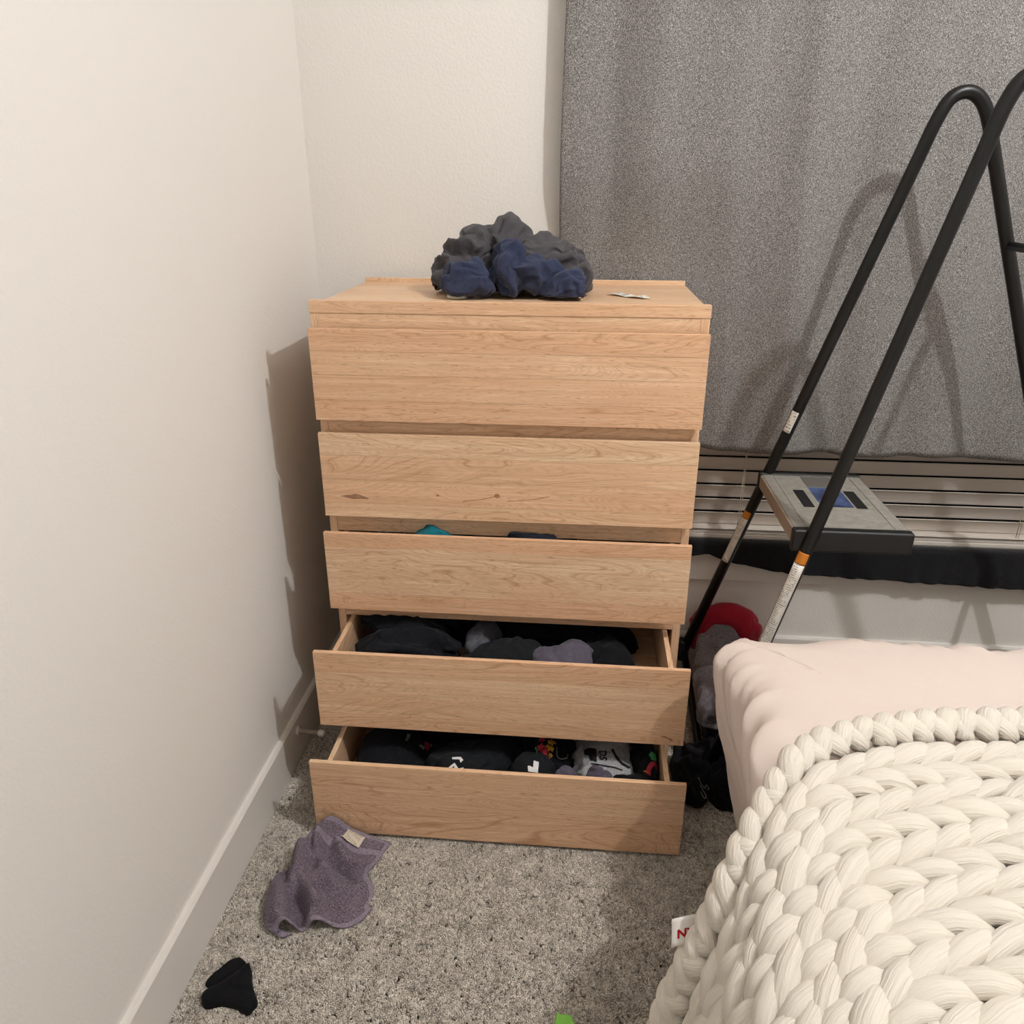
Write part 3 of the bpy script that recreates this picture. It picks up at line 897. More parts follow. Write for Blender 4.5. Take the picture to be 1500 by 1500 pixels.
lay('trousers', [((-.110, .245, 1.190), (.084, .062, .046), (0, -36, 0)), ((-.165, .235, 1.178), (.026, .03, .014), (0, -30, 0)), ((-.080, .25, 1.232), (.045, .05, .040), (0, 0, 0)), ((-.015, .255, 1.250), (.040, .045, .036), (0, 0, 20)), ((.055, .25, 1.205), (.088, .06, .042), (0, 18, 0)), ((.125, .23, 1.165), (.045, .055, .036), (0, 24, 0)), ((.02, .26, 1.17), (.12, .05, .045), (0, 0, 0))],
    (1.27, 1.25, 1.22), T, None, .0095, .7)
lay('shorts', [((-.095, .150, 1.158), (.060, .044, .032), (0, 0, 0)), ((-.005, .160, 1.182), (.034, .044, .054), (0, 0, 0)), ((.045, .165, 1.175), (.052, .042, .036), (0, 16, 0)), ((.110, .150, 1.152), (.046, .044, .027), (0, 0, 0))],
    (1.28, 1.25, 1.2), T, None, .009, .55)
D4, D5 = .2905, .0725
W4, W5 = (-.357, .357, -.167, .21), (-.357, .357, -.256, .12)
lay('hoodie', [((-.232, -.03, .335), (.118, .115, .050), (0, 0, 0)), ((-.232, -.145, .345), (.112, .020, .034), (0, 0, 3)), ((-.236, -.100, .372), (.115, .024, .026), (0, 3, -5)), ((-.225, -.055, .386), (.112, .024, .023), (0, -4, 6)), ((-.24, -.005, .392), (.104, .024, .022), (0, 3, -4)), ((-.228, .045, .388), (.096, .026, .022), (0, -2, 3))], (1.0, 1.05, 1.0), D4, W4, .010, .9)
lay('greysock', [((-.068, .0, .362), (.026, .04, .026), (0, 0, 0)), ((-.055, .05, .355), (.03, .05, .022), (0, 0, 0))], (1.25, 1.2, 1.2), D4, W4, .008, .3)
lay('blackpants', [((-.02, -.085, .340), (.082, .068, .050), (0, 0, 0)), ((.025, -.07, .368), (.055, .05, .034), (0, 0, 0)), ((-.07, -.12, .330), (.04, .036, .036), (0, 0, 0))], (1.25, 1.25, 1.2), D4, W4, .011, .6)
lay('mauveshorts', [((.145, -.085, .355), (.056, .066, .048), (0, 0, 0)), ((.165, -.06, .372), (.036, .05, .032), (0, 0, 20)), ((.10, -.105, .355), (.032, .055, .044), (0, 0, 25))], (1.3, 1.25, 1.2), D4, W4, .009, .4)
lay('blackshorts', [((.245, -.05, .345), (.052, .095, .048), (0, 0, 0)), ((.23, -.11, .340), (.05, .045, .042), (0, 0, 0))], (1.25, 1.25, 1.2), D4, W4, .010, .5)
lay('backstack', [((.09, .12, .340), (.21, .06, .052), (0, 0, 0))], (1.25, 1.25, 1.2), D4, W4, .013, .6)
lay('tee_left', [((-.265, -.13, .120), (.085, .120, .052), (0, 0, 0)), ((-.250, -.15, .138), (.06, .07, .032), (0, 0, 0))], (1.2, 1.25, 1.2), D5, W5, .012, .7)
lay('tee_back', [((-.08, -.02, .120), (.12, .06, .046), (0, 0, 0))], (1.25, 1.25, 1.2), D5, W5, .012, .6)
lay('tee_mid', [((-.075, -.165, .122), (.098, .085, .048), (0, 0, 0)), ((-.085, -.212, .156), (.06, .034, .030), (0, 0, 0)), ((-.03, -.15, .146), (.06, .05, .030), (0, 0, 20)), ((.0, -.11, .14), (.04, .04, .035), (0, 0, 0))], (1.3, 1.25, 1.2), D5, W5, .011, .5)
lay('tee_logo', [((.072, -.200, .138), (.050, .054, .054), (0, 0, 0))], (1.2, 1.2, 1.2), D5, W5, .009, .5)
lay('tee_print', [((.108, -.10, .134), (.045, .085, .050), (0, 0, 0)), ((.135, -.14, .105), (.032, .05, .044), (0, 0, 0))], (1.2, 1.2, 1.2), D5, W5, .010, .5)
lay('grey_tee', [((.235, -.120, .125), (.072, .080, .052), (0, 0, 0)), ((.235, -.178, .132), (.062, .026, .038), (0, 0, 0))], (1.2, 1.25, 1.2), D5, W5, .010, .5)
lay('black_right', [((.295, -.228, .134), (.056, .024, .050), (0, 0, -6))], (1.25, 1.2, 1.2), D5, W5, .009, .4)
lay('sock_a', [((.152, -.234, .162), (.026, .018, .036), (0, 0, 0))], (1.3, 1.25, 1.2), D5, W5, .007, .3)
lay('sock_b', [((.222, -.238, .166), (.030, .015, .034), (0, 0, 0))], (1.35, 1.25, 1.25), D5, W5, .007, .3)
lay('tee_right', [((.332, -.13, .130), (.022, .085, .054), (0, 0, 0))], (1.2, 1.3, 1.25), D5, W5, .009, .4)
lay('jeans', [((.625, .14, .10), (.125, .120, .105), (0, 0, 0)), ((.555, .09, .115), (.070, .085, .085), (0, 0, 0))], (1.2, 1.2, 1.2), .003, None, .015, .8)
lay('red_shirt', [((.590, .405, .215), (.090, .040, .052), (0, 0, 0)), ((.545, .405, .205), (.06, .036, .040), (0, -20, 0)), ((.61, .405, .10), (.10, .040, .10), (0, 0, 0))], (1.15, 1.15, 1.1), .003, None, .012, .5)
lay('towel_a', [((.542, .25, .195), (.060, .065, .060), (0, 0, 0)), ((.557, .27, .225), (.045, .05, .04), (0, 0, 30)), ((.517, .20, .18), (.040, .05, .05), (0, 0, 0))], (1.2, 1.2, 1.2), .12, None, .011, .7)
lay('towel_b', [((.508, .060, .190), (.040, .050, .034), (0, 0, 0)), ((.54, .07, .205), (.05, .05, .04), (0, 0, 0)), ((.51, .12, .20), (.04, .05, .035), (0, 0, 0))], (1.2, 1.2, 1.2), .120, None, .010, .7)
lay('black_hoodie', [((.455, -.035, .045), (.048, .080, .042), (0, 0, 0)), ((.545, -.075, .055), (.060, .06, .065), (0, 0, 0)), ((.51, .01, .03), (.08, .06, .036), (0, 0, 0))], (1.25, 1.2, 1.2), .003, None, .012, .6)
lay('gap_sock', [((-.470, .21, .065), (.044, .075, .066), (0, 0, 0))], (1.1, 1.1, 1.1), .003, (-.518, -.412, .1, .3), .011, .5)
D3 = .5095
W3 = (-.357, .357, -.028, .35)
lay('teal_shirt', [((-.163, -.004, .575), (.055, .020, .062), (0, 0, 0)), ((-.160, -.0145, .624), (.040, .011, .020), (0, 6, 0)), ((-.15, .10, .555), (.06, .12, .04), (0, 0, 0))], (1.15, 1.15, 1.1), D3, W3, .010, .5)
lay('dark_shirt', [((.085, -.004, .575), (.075, .020, .060), (0, 0, 0)), ((.070, -.0145, .624), (.050, .011, .020), (0, 3, 0)), ((.08, .10, .555), (.08, .12, .04), (0, 0, 0))], (1.15, 1.15, 1.1), D3, W3, .011, .5)
lay('check_shirt', [((-.290, -.002, .570), (.055, .020, .056), (0, 0, 0)), ((-.29, .10, .555), (.05, .12, .04), (0, 0, 0))], (1.15, 1.15, 1.1), D3, W3, .011, .5)
import time as _t
_t0 = _t.time()
CLOTH = settle(42)
print('cloth settled in', round(_t.time()-_t0, 1))

def garment(key, name, label, cat, mat, part='cloth', levels=1, group=None):
    V, F = CLOTH[key]
    lo, hi = V.min(0), V.max(0)
    t = thing(name, label, cat, ((lo[0]+hi[0])/2, (lo[1]+hi[1])/2, lo[2]), group)
    o = mesh_obj(part, V, F, mat, t, True)
    md = o.modifiers.new('smooth', 'SUBSURF'); md.levels = 1; md.render_levels = levels
    return t
from mathutils.bvhtree import BVHTree
def decal(root, name, polys, mat, origin, ux, uy, direction, lift=0.0018, res=0.004, label=None):
    """flat artwork (2-D polygons) projected on the root's cloth along direction and lifted off it"""
    o = [ch for ch in root.children if ch.name.split('.')[0] == 'cloth'][0]
    dg = bpy.context.evaluated_depsgraph_get(); dg.update()
    ev = o.evaluated_get(dg); me = ev.to_mesh()
    wp = wpos(o)
    bv = BVHTree.FromPolygons([v.co + wp for v in me.vertices], [tuple(p.vertices) for p in me.polygons])
    ev.to_mesh_clear()
    ux, uy, dr_ = Vector(ux).normalized(), Vector(uy).normalized(), Vector(direction).normalized()
    bm = bmesh.new()
    for poly in polys:
        vs = [bm.verts.new((p[0], p[1], 0)) for p in poly]
        try: bm.faces.new(vs)
        except ValueError: pass
    bmesh.ops.triangulate(bm, faces=bm.faces[:])
    for _ in range(4):
        es = [e for e in bm.edges if e.calc_length() > res]
        if not es: break
        bmesh.ops.subdivide_edges(bm, edges=es, cuts=1)
        bmesh.ops.triangulate(bm, faces=bm.faces[:])
    miss = []
    for v in bm.verts:
        p = Vector(origin) + ux*v.co.x + uy*v.co.y
        hit = bv.ray_cast(p - dr_*0.3, dr_)
        if hit[0] is None: miss.append(v); continue
        nrm = hit[1] if hit[1].dot(dr_) < 0 else -hit[1]
        v.co = hit[0] + nrm*lift
    bmesh.ops.delete(bm, geom=miss, context='VERTS')
    bad = [f for f in bm.faces if max(e.calc_length() for e in f.edges) > res*5]
    bmesh.ops.delete(bm, geom=bad, context='FACES')
    return bm_obj(name, bm, mat, root, label=label)

MCH = m_cloth('charcoal_jersey', (74, 71, 74), weave=1100)
MNV = m_cloth('navy_cotton', (47, 53, 75), weave=700, amt=0.14)
MBK1 = m_cloth('black_fleece', (20, 21, 26), weave=500, sheen=0.03)
MBK2 = m_cloth('washed_black_cotton', (25, 27, 30), sheen=0.03)
MBK3 = m_cloth('jet_black_cotton', (17, 17, 20), sheen=0.03)
MGS = m_cloth('slate_grey_knit', (84, 85, 92), weave=600)
MMV = m_cloth('mauve_grey_poplin', (80, 75, 88), weave=900)
MGT = m_cloth('grey_marl_jersey', (152, 152, 154), weave=500, amt=0.18)
MRED = m_cloth('red_cotton', (150, 26, 44), weave=800, amt=0.06)
MTW = m_cloth('grey_terry', (100, 94, 99), weave=330, amt=0.2, bumpd=0.002)
MNAVY2 = m_cloth('dark_navy_denim', (30, 33, 43), weave=600, sheen=0.04)
MWHT = m_plain('white_print', (222, 222, 220), 0.7, 0.2)
MINK = m_plain('black_print', (22, 22, 24), 0.7, 0.2)
MTEAL = m_cloth('teal_cotton', (18, 104, 118), weave=800, amt=0.05)
MCHK = m_cloth('pale_check_cotton', (168, 168, 160), weave=160, amt=0.28)
MREDP = m_plain('red_print', (160, 46, 60), 0.75, 0.2)
MYELP = m_plain('yellow_print', (178, 130, 46), 0.75, 0.2)
MGRNP = m_plain('green_print', (70, 150, 92), 0.75, 0.2)
MGREYP = m_plain('grey_print', (120, 118, 114), 0.75, 0.2)
tr = garment('trousers', 'trousers', 'charcoal drawstring trousers bunched up at the back of the chest top', 'clothing', MCH)
sh = garment('shorts', 'shorts', 'navy blue shorts crumpled in front of the charcoal trousers', 'clothing', MNV)
hd = garment('hoodie', 'sweatshirt', 'thick black sweatshirt folded in the left of the fourth drawer', 'clothing', MBK1)
garment('greysock', 'sock', 'slate grey sock tucked behind the black trousers in the fourth drawer', 'sock', MGS)
garment('blackpants', 'trousers', 'washed black trousers in the middle of the fourth drawer', 'clothing', MBK2)
garment('mauveshorts', 'shorts', 'mauve grey shorts right of the washed black trousers', 'clothing', MMV)
garment('blackshorts', 'shorts', 'black shorts at the right end of the fourth drawer', 'clothing', MBK3)
garment('backstack', 'sweater', 'black sweater at the back of the fourth drawer', 'clothing', MBK3)
lf = garment('tee_left', 'sweater', 'black sweater with small red and white print in the left of the bottom drawer', 'clothing', MBK1)
tb = garment('tee_back', 'shirt', 'plain black shirt at the back of the bottom drawer', 'clothing', MBK3)
tm = garment('tee_mid', 'shirt', 'black shirt with a white arrow logo in the bottom drawer', 'clothing', MBK2)
tl = garment('tee_logo', 'shirt', 'black shirt with a white hooked logo in the bottom drawer', 'clothing', MBK2)
tp = garment('tee_print', 'shirt', 'black shirt with red and yellow floral print in the bottom drawer', 'clothing', MBK3)
gt = garment('grey_tee', 'shirt', 'grey marl shirt with black lettering in the bottom drawer', 'clothing', MGT)
garment('black_right', 'shirt', 'plain black shirt in front of the grey marl shirt', 'clothing', MBK3)
garment('sock_a', 'sock', 'mauve grey sock left of the grey marl shirt', 'sock', MMV)
garment('sock_b', 'sock', 'mauve grey sock in front of the grey marl shirt', 'sock', MMV)
rt = garment('tee_right', 'shirt', 'black shirt with red and green print at the right end of the bottom drawer', 'clothing', MBK3)
garment('jeans', 'jeans', 'dark navy jeans at the bottom of the floor pile by the ladder', 'clothing', MNAVY2)
garment('towel_a', 'towel', 'dark grey terry towel in the middle of the floor pile', 'towel', MTW)
garment('red_shirt', 'shirt', 'dark red shirt on top of the floor pile by the ladder', 'clothing', MRED)
garment('towel_b', 'towel', 'grey terry towel hanging over the front of the floor pile', 'towel', MTW)
bh = garment('black_hoodie', 'sweatshirt', 'black sweatshirt with a grey script logo on the floor beside the bed', 'clothing', MBK3)
garment('gap_sock', 'sock', 'black sock in the gap between the chest and the left wall', 'sock', MBK3)
garment('teal_shirt', 'shirt', 'teal shirt peeking over the third drawer front', 'clothing', MTEAL)
garment('dark_shirt', 'shirt', 'dark navy shirt peeking over the third drawer front', 'clothing', MNAVY2)
garment('check_shirt', 'shirt', 'pale patterned shirt at the left of the third drawer', 'clothing', MCHK)

# ------------------------------------------------------------------ printed marks on the clothes
DN = (0.0, 0.42, -0.907); UXX = (1, 0, 0); UYY = (0, 0.907, 0.42)
decal(tm, 'white_logo', [[(-.012, .013), (.007, .015), (.014, .007), (.009, .000), (.005, .008), (-.010, .007)], [(-.017, -.012), (-.004, -.001), (.007, -.014), (.001, -.017), (-.005, -.008), (-.012, -.018)], [(.010, -.012), (.017, -.010), (.015, -.017), (.009, -.017)]],
      MWHT, (-.089, -.215, .17), UXX, UYY, DN, label='white chevron shaped print')
decal(tl, 'white_logo', [[(0, .014), (.011, .013), (.011, -.012), (-.010, -.012), (-.012, .0), (-.008, .001), (.0, -.003)], [(-.007, -.014), (.008, -.014), (.007, -.019), (-.006, -.019)]],
      MWHT, (.079, -.212, .17), UXX, UYY, DN, label='white hook shaped print')
def star(cx, cy, r, n, k=0.55, a0=0.0):
    return [(cx+(r if i % 2 == 0 else r*k)*cos(a0+pi*i/n), cy+(r if i % 2 == 0 else r*k)*sin(a0+pi*i/n)) for i in range(2*n)]
def strip(pts, w):
    p = np.array(spline(pts, 18)); t = np.gradient(p, axis=0); t /= np.linalg.norm(t, axis=1)[:, None]; q = np.stack([-t[:, 1], t[:, 0]], 1)*w/2
    a, b = p+q, p-q
    return [[tuple(a[i]), tuple(a[i+1]), tuple(b[i+1]), tuple(b[i])] for i in range(len(p)-1)]
PO = (.104, -.160, .17)
decal(tp, 'floral_print', [star(-.012, .016, .011, 5), star(-.004, .002, .011, 6, .6, .4), star(.004, -.014, .009, 5, .6, .9), star(-.010, .034, .009, 5)], MREDP, PO, UXX, UYY, DN, 0.0014, label='red petals of the print')
decal(tp, 'floral_print', [star(.008, .012, .010, 6, .5, .2), star(.012, .030, .010, 6, .5, .7), star(.010, -.002, .006, 5)], MYELP, PO, UXX, UYY, DN, 0.002, label='yellow petals of the print')
decal(tp, 'print_outline', strip([(-.024, .020), (-.017, .004), (-.006, -.016), (.006, -.030)], .0028), MGRNP, PO, UXX, UYY, DN, 0.0016, label='green outline of the print')
decal(tp, 'print_outline', strip([(.024, .022), (.024, .006), (.030, .0), (.044, .0), (.048, .006), (.048, .022)], .0022), MGREYP, PO, UXX, UYY, DN, 0.0016, label='pale outline print')
decal(rt, 'red_print', strip([(-.010, -.022), (-.006, -.002), (.004, .012), (.016, .008)], .010), MREDP, (.338, -.182, .17), UXX, UYY, DN, label='red arc print')
decal(rt, 'green_print', [star(.006, .030, .012, 6, .8)], MGRNP, (.338, -.182, .17), UXX, UYY, DN, label='green print')
decal(rt, 'yellow_print', [star(-.014, -.014, .006, 5)], MYELP, (.338, -.182, .17), UXX, UYY, DN, label='yellow print')
for q in ([(-.03, .012), (-.022, .012), (-.024, -.014), (-.029, -.012)], [(.0, -.004), (.010, -.004), (.010, -.012), (.0, -.012)], [(.020, .016), (.028, .016), (.028, -.006), (.020, -.010)]):
    decal(lf, 'white_print', [q], MGREYP, (-.195, -.125, .17), UXX, UYY, DN, label='white block of the print')
decal(lf, 'red_print', [[(.008, .010), (.018, .010), (.020, -.014), (.010, -.006)]], MREDP, (-.195, -.125, .17), UXX, UYY, DN, label='red block of the print')
decal(lf, 'white_print', [[(-.006, -.008), (.0, .006), (.006, -.008)]], MWHT, (-.272, -.224, .17), UXX, UYY, DN, label='white tip of a print')
# grey shirt: black block, curve, frame line and the letters DS turned sideways
GO = (.235, -.160, .18)
decal(gt, 'black_print', [[(-.045, .02), (-.018, .02), (-.018, -.022), (-.030, -.018), (-.034, -.002), (-.045, .004)]], MINK, GO, UXX, UYY, DN)
decal(gt, 'black_print', strip([(-.030, -.026), (.0, -.027), (.026, -.028), (.040, -.034)], .003), MINK, GO, UXX, UYY, DN)
decal(gt, 'black_print', strip([(.018, .022), (.024, .004), (.038, -.014), (.056, -.024)], .006), MINK, GO, UXX, UYY, DN)
def letters(txt, size):
    cu = bpy.data.curves.new('letters', 'FONT'); cu.body = txt; cu.size = size; cu.align_x = 'CENTER'; cu.align_y = 'CENTER'; cu.offset = 0.0006
    o = bpy.data.objects.new('letters', cu); COL.objects.link(o)
    dg = bpy.context.evaluated_depsgraph_get(); dg.update()
    me = bpy.data.meshes.new_from_object(o.evaluated_get(dg))
    P = [[(me.vertices[i].co.x, me.vertices[i].co.y) for i in p.vertices] for p in me.polygons]
    bpy.data.objects.remove(o); bpy.data.curves.remove(cu); bpy.data.meshes.remove(me)
    return P
decal(gt, 'lettering', [[(q[1], -q[0]) for q in p] for p in letters('DS', 0.024)], MINK, (GO[0]-.004, GO[1]+.002, GO[2]), UXX, UYY, DN, label='black letters DS')
# script mark on the black sweatshirt
HO = (.468, -.10, .06)
decal(bh, 'script_logo', strip([(-.012, .022), (-.006, .008), (.002, -.004), (.008, -.008), (.010, -.001)], .0022)+strip([(-.008, .004), (.0, -.010), (.007, -.020), (.009, -.026), (.004, -.028), (-.003, -.018), (-.004, -.014)], .0022)+strip([(.012, .0), (.016, -.007), (.012, -.010)], .0018),
      MGREYP, HO, UXX, (0, 0.34, 0.94), (0, 0.94, -0.34), label='grey script logo')

# drawcord with its toggle on the charcoal trousers
def cord(root, name, pts, r, mat, n=24):
    V, F = tube(spline(pts, n), r, 8)
    return mesh_obj(name, V, F, mat, root, True)
cord(tr, 'drawcord', [(-.150, .200, 1.182), (-.158, .196, 1.170), (-.164, .198, 1.160), (-.172, .198, 1.146), (-.176, .197, 1.136)], .0017, MBK3)
cord(tr, 'cord_toggle', [(-.169, .197, 1.153), (-.173, .197, 1.146), (-.175, .197, 1.141)], .0034, MBK3, 8)

# ------------------------------------------------------------------ small things on the chest top
def m_crumb():
    t = NT('white_tissue', 0.9, 0.1); t.col(c((226, 226, 214))); return t.bump(t.noise(t.obj(), 160, 3, 0.6), 0.6, 0.004).m
bmc = bmesh.new()
for k, (x, y, r) in enumerate(((-.128, .128, .0085), (-.116, .126, .0105), (-.106, .129, .0075), (-.120, .132, .008))):
    bmesh.ops.create_icosphere(bmc, subdivisions=3, radius=r, matrix=Matrix.Translation((x, y, 1.1258+r*0.62)) @ Matrix.Diagonal((1.2, 1, .75, 1)))
for v in bmc.verts:
    n_ = vnoise(np.array([[v.co.x*260, v.co.y*260, v.co.z*260]]))[0]; v.co += (v.co-Vector((-.117, .128, 1.131))).normalized()*0.0022*n_
    v.co.z = max(v.co.z, 1.1260)
tag(bm_obj('tissue', bmc, m_crumb(), smooth=True), 'crumpled white tissue under the edge of the navy shorts', 'tissue')
# torn paper tag
MTAG = m_print('tag_print', 4, (232, 228, 218), (96, 92, 88))
pt = thing('paper_tag', 'long white printed paper tag lying on the right of the chest top', 'tag', (.25, .205, 1.126))
V = []; UV = []
for i in range(24):
    u = i/23
    for j in range(5):
        v = j/4
        p = np.array([.214, .240])*(1-u) + np.array([.288, .166])*u + np.array([.0105, .0095])*(v-.5)*2*(1-0.35*max(0, u-.75)*4)
        V.append((p[0], p[1], 1.1268+0.0034*abs(sin(u*5.2+.4))+0.0016*sin(u*17)*v)); UV.append((v, u))
po = mesh_obj('paper', V, grid_faces(24, 5), MTAG, pt, True, UV); solidify(po, 0.0003, 0.0)

# ------------------------------------------------------------------ wash cloth on the carpet
def m_terry(name, a, b, sc_):
    t = NT(name, 0.95, 0.05); p = t.obj()
    f = t.noise(p, sc_, 2.0, 0.6)
    t.col(t.ramp(f, [(0.32, c(a)), (0.66, c(b))])); t.b.inputs['Sheen Weight'].default_value = 0.08
    return t.bump(f, 1.0, 0.004).m
MTERRY = m_terry('mauve_terry', (78, 68, 78), (142, 128, 140), 380)
MHEM = m_terry('mauve_hem', (128, 117, 130), (150, 138, 150), 260)
def washcloth():
    top = [(-.385, -.296, .052), (-.366, -.285, .066), (-.344, -.284, .060), (-.317, -.284, .036), (-.280, -.287, .022), (-.251, -.290, .014), (-.229, -.294, .010)]
    right = [(-.229, -.294, .010), (-.243, -.344, .012), (-.254, -.389, .020), (-.240, -.408, .014), (-.231, -.430, .012), (-.237, -.453, .010), (-.226, -.464, .010)]
    bot = [(-.365, -.535, .010), (-.384, -.545, .012), (-.394, -.534, .022), (-.379, -.532, .046), (-.362, -.533, .040), (-.351, -.525, .012), (-.339, -.523, .014), (-.324, -.523, .040), (-.307, -.517, .034), (-.286, -.513, .016), (-.264, -.510, .010), (-.242, -.494, .010), (-.226, -.464, .010)]
    left = [(-.385, -.296, .052), (-.404, -.314, .032), (-.416, -.358, .022), (-.424, -.383, .014), (-.436, -.404, .012), (-.436, -.444, .012), (-.427, -.486, .012), (-.404, -.523, .012), (-.365, -.535, .010)]
    nu, nv = 90, 90
    def rs(pts, n):
        q = spline(pts, 400); l = np.r_[0, np.cumsum(np.linalg.norm(np.diff(q, axis=0), axis=1))]; s = np.linspace(0, l[-1], n)
        return np.stack([np.interp(s, l, q[:, k]) for k in range(3)], 1)
    Tp, Bt, Lf, Rg = rs(top, nu), rs(bot, nu), rs(left, nv), rs(right, nv)
    u = np.linspace(0, 1, nu)[:, None, None]; v = np.linspace(0, 1, nv)[None, :, None]
    P = (1-v)*Tp[:, None] + v*Bt[:, None] + (1-u)*Lf[None] + u*Rg[None] - ((1-u)*(1-v)*Tp[0] + u*(1-v)*Tp[-1] + (1-u)*v*Bt[0] + u*v*Bt[-1])
    def pd(pts):
        q = spline([(x, y, 0) for x, y in pts], 60)[:, :2]
        return np.sqrt(((P[..., None, :2]-q)**2).sum(-1)).min(-1)
    edge = np.minimum(np.minimum(u[..., 0], 1-u[..., 0]), np.minimum(v[..., 0], 1-v[..., 0]))
    em = np.clip(edge/0.10, 0, 1); em = em*em*(3-2*em)
    h = 0.006+0*edge
    for pts, amp, w in (([(-.413, -.350), (-.391, -.401), (-.366, -.448), (-.328, -.487)], .024, .013), ([(-.427, -.383), (-.418, -.426), (-.386, -.472), (-.353, -.505)], -.030, .012),
                        ([(-.383, -.317), (-.361, -.372), (-.333, -.406), (-.313, -.429)], .018, .012), ([(-.335, -.327), (-.309, -.365), (-.284, -.373), (-.259, -.378)], .020, .011),
                        ([(-.342, -.376), (-.311, -.393), (-.277, -.413), (-.256, -.404)], -.016, .011), ([(-.258, -.416), (-.283, -.446), (-.311, -.476)], .014, .008),
                        ([(-.389, -.309), (-.381, -.363)], -.010, .005), ([(-.372, -.33), (-.385, -.40)], .008, .010), ([(-.345, -.44), (-.30, -.475)], -.012, .012), ([(-.405, -.44), (-.40, -.50)], .016, .014)):
        h = h + amp*np.exp(-(pd(pts)/w)**2)
    P[..., 2] += h*em + 0.0012*vnoise((P.reshape(-1, 3)*60)).reshape(nu, nv)
    P[..., 2] = np.maximum(P[..., 2]+0.003, 0.0115)
    V = P.reshape(-1, 3)
    F = grid_faces(nu, nv)
    hemc = 0.045
    def ish(f):
        i = np.mean([k//nv for k in f])/(nu-1); j = np.mean([k % nv for k in f])/(nv-1)
        e = min(i, 1-i, j, 1-j)
        return e < hemc or (0.155 < j < 0.225 and e > hemc)
    fa = [f for f in F if not ish(f)]; fb = [f for f in F if ish(f)]
    w = thing('washcloth', 'mauve grey terry washcloth lying crumpled against the bottom drawer', 'washcloth', (-.33, -.40, 0.004))
    def pick(name, fs, mat, th):
        ids = sorted({k for f in fs for k in f}); mp = {k: i for i, k in enumerate(ids)}
        o = mesh_obj(name, V[ids], [tuple(mp[k] for k in f) for f in fs], mat, w, True)
        solidify(o, th, 0.6); return o
    pick('terry_field', fa, MTERRY, 0.0055); pick('hem', fb, MHEM, 0.0036)
    # care label, sewn to the hem
    c0 = [np.array(q) for q in ((-.322, -.292, .045), (-.282, -.301, .030), (-.290, -.329, .030), (-.331, -.318, .044))]
    V2 = []; UV = []
    for i in range(12):
        for j in range(10):
            a, b = i/11, j/9
            p = (1-b)*((1-a)*c0[0]+a*c0[1]) + b*((1-a)*c0[3]+a*c0[2]); V2.append(p); UV.append((a, 1-b))
    V2 = np.array(V2)
    for k in range(len(V2)):
        d2 = ((V[:, :2]-V2[k, :2])**2).sum(1); V2[k, 2] = V[np.argsort(d2)[:6], 2].max()+0.0052
    V2[:, 2] = np.maximum(V2[:, 2], (V2[:, 2].reshape(12, 10).mean(1)[:, None]+0*V2[:, 2].reshape(12, 10)).ravel()-0.001)
    o = mesh_obj('care_label', V2, grid_faces(12, 10), m_print('care_print', 9, (206, 194, 176), (88, 76, 66)), w, True, UV, 'cream care label with fine print')
    solidify(o, 0.0006, 0.0)
washcloth()

# ------------------------------------------------------------------ black sock at the lower left, flattened on the carpet
def flat_cloth(root, name, outline, hgt, mat, z0=0.006, lean=(0, 0)):
    q = spline(list(outline)+[outline[0]], 73)[:-1]; q = np.array([(p[0], p[1]) for p in q]); m = len(q); cxy = q.mean(0)
    V = []; rings = [(1.0, 0.0), (0.985, .35), (0.94, .62), (0.84, .85), (0.65, .97), (0.4, 1.0), (0.15, 1.0)]
    for s, hh in rings:
        p = cxy+(q-cxy)*s
        nz = vnoise(np.column_stack([p*40, np.full(m, 1.7)]))*0.18+vnoise(np.column_stack([p*95, np.full(m, 4.7)]))*0.10
        V += [(a, b, z0+hgt*hh*(1+n)+lean[0]*(a-cxy[0])+lean[1]*(b-cxy[1])) for (a, b), n in zip(p, nz)]
    n = len(rings); V.append((cxy[0], cxy[1], z0+hgt))
    F = [(r*m+i, r*m+(i+1) % m, (r+1)*m+(i+1) % m, (r+1)*m+i) for r in range(n-1) for i in range(m)]
    F += [((n-1)*m+i, (n-1)*m+(i+1) % m, n*m) for i in range(m)] + [tuple(range(m))[::-1]]
    return mesh_obj(name, V, F, mat, root, True)
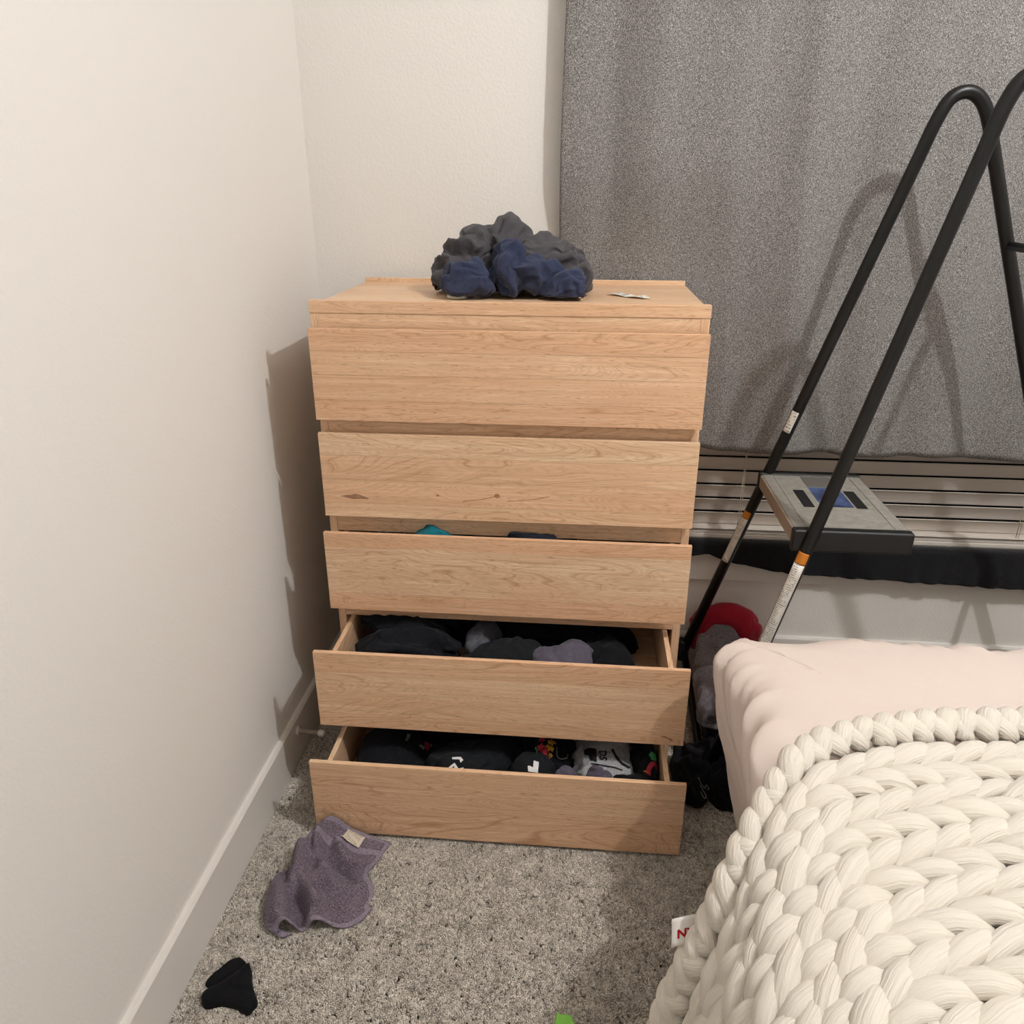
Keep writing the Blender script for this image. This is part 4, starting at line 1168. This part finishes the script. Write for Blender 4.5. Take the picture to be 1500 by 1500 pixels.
so = thing('sock', 'black ankle sock lying alone on the carpet near the left wall', 'sock', (-.43, -.645, .004))
flat_cloth(so, 'foot', [(-.421, -.603), (-.411, -.618), (-.400, -.642), (-.379, -.671), (-.380, -.683), (-.389, -.695), (-.414, -.686), (-.44, -.684), (-.468, -.690), (-.482, -.668), (-.458, -.645), (-.438, -.624)], .020, MBK3, .010)
flat_cloth(so, 'cuff', [(-.424, -.607), (-.429, -.600), (-.445, -.591), (-.459, -.597), (-.471, -.615), (-.488, -.645), (-.468, -.652), (-.445, -.630)], .013, MBK3, .008)

# ------------------------------------------------------------------ green scrap at the front edge
g = thing('paper_scrap', 'bright green scrap lying on the carpet in front of the chest', 'scrap', (.166, -.66, .006))
V = []
out = [(.150, -.640), (.158, -.644), (.170, -.643), (.177, -.649), (.182, -.672), (.148, -.674)]
go_ = flat_cloth(g, 'scrap', out, .004, m_plain('green_paper', (132, 200, 84), 0.6, 0.3), .010)

# ------------------------------------------------------------------ woven tag on the blanket's edge
MTG = m_plain('woven_white', (226, 220, 214), 0.8, 0.15)
P0 = kpos(np.array([.425]), np.array([.02]), np.array([-.004]))[0]
def tag_pt(a, b):
    """a along the tag away from the blanket, b across it"""
    return np.array([P0[0]+.020-0.080*a, P0[1]+0.012-0.004*a+0.024*(b-0.5), P0[2]+0.006-0.008*a*a+0.030*(b-0.5)])
V = [tag_pt(i/9, j/7) + np.array([0, 0.006*sin(i/9*2.4+j/7), 0]) for i in range(10) for j in range(8)]
tg = mesh_obj('woven_tag', V, grid_faces(10, 8), MTG, blanket, True, label='white woven tag with red letters NY'); solidify(tg, 0.0008, 0.0)
MRDL = m_plain('red_thread', (168, 20, 30), 0.8, 0.2)
bmL = bmesh.new()
for p in letters('NY', 0.017):
    vs = []
    for (x, y) in p:
        a = 0.765-x/0.080; b = 0.42+y/0.040
        q = tag_pt(a, b)+np.array([0, 0.006*sin(a*2.4+b)-0.0012, 0]); vs.append(bmL.verts.new(q))
    bmL.faces.new(vs)
bm_obj('lettering', bmL, MRDL, tg, label='red letters NY')
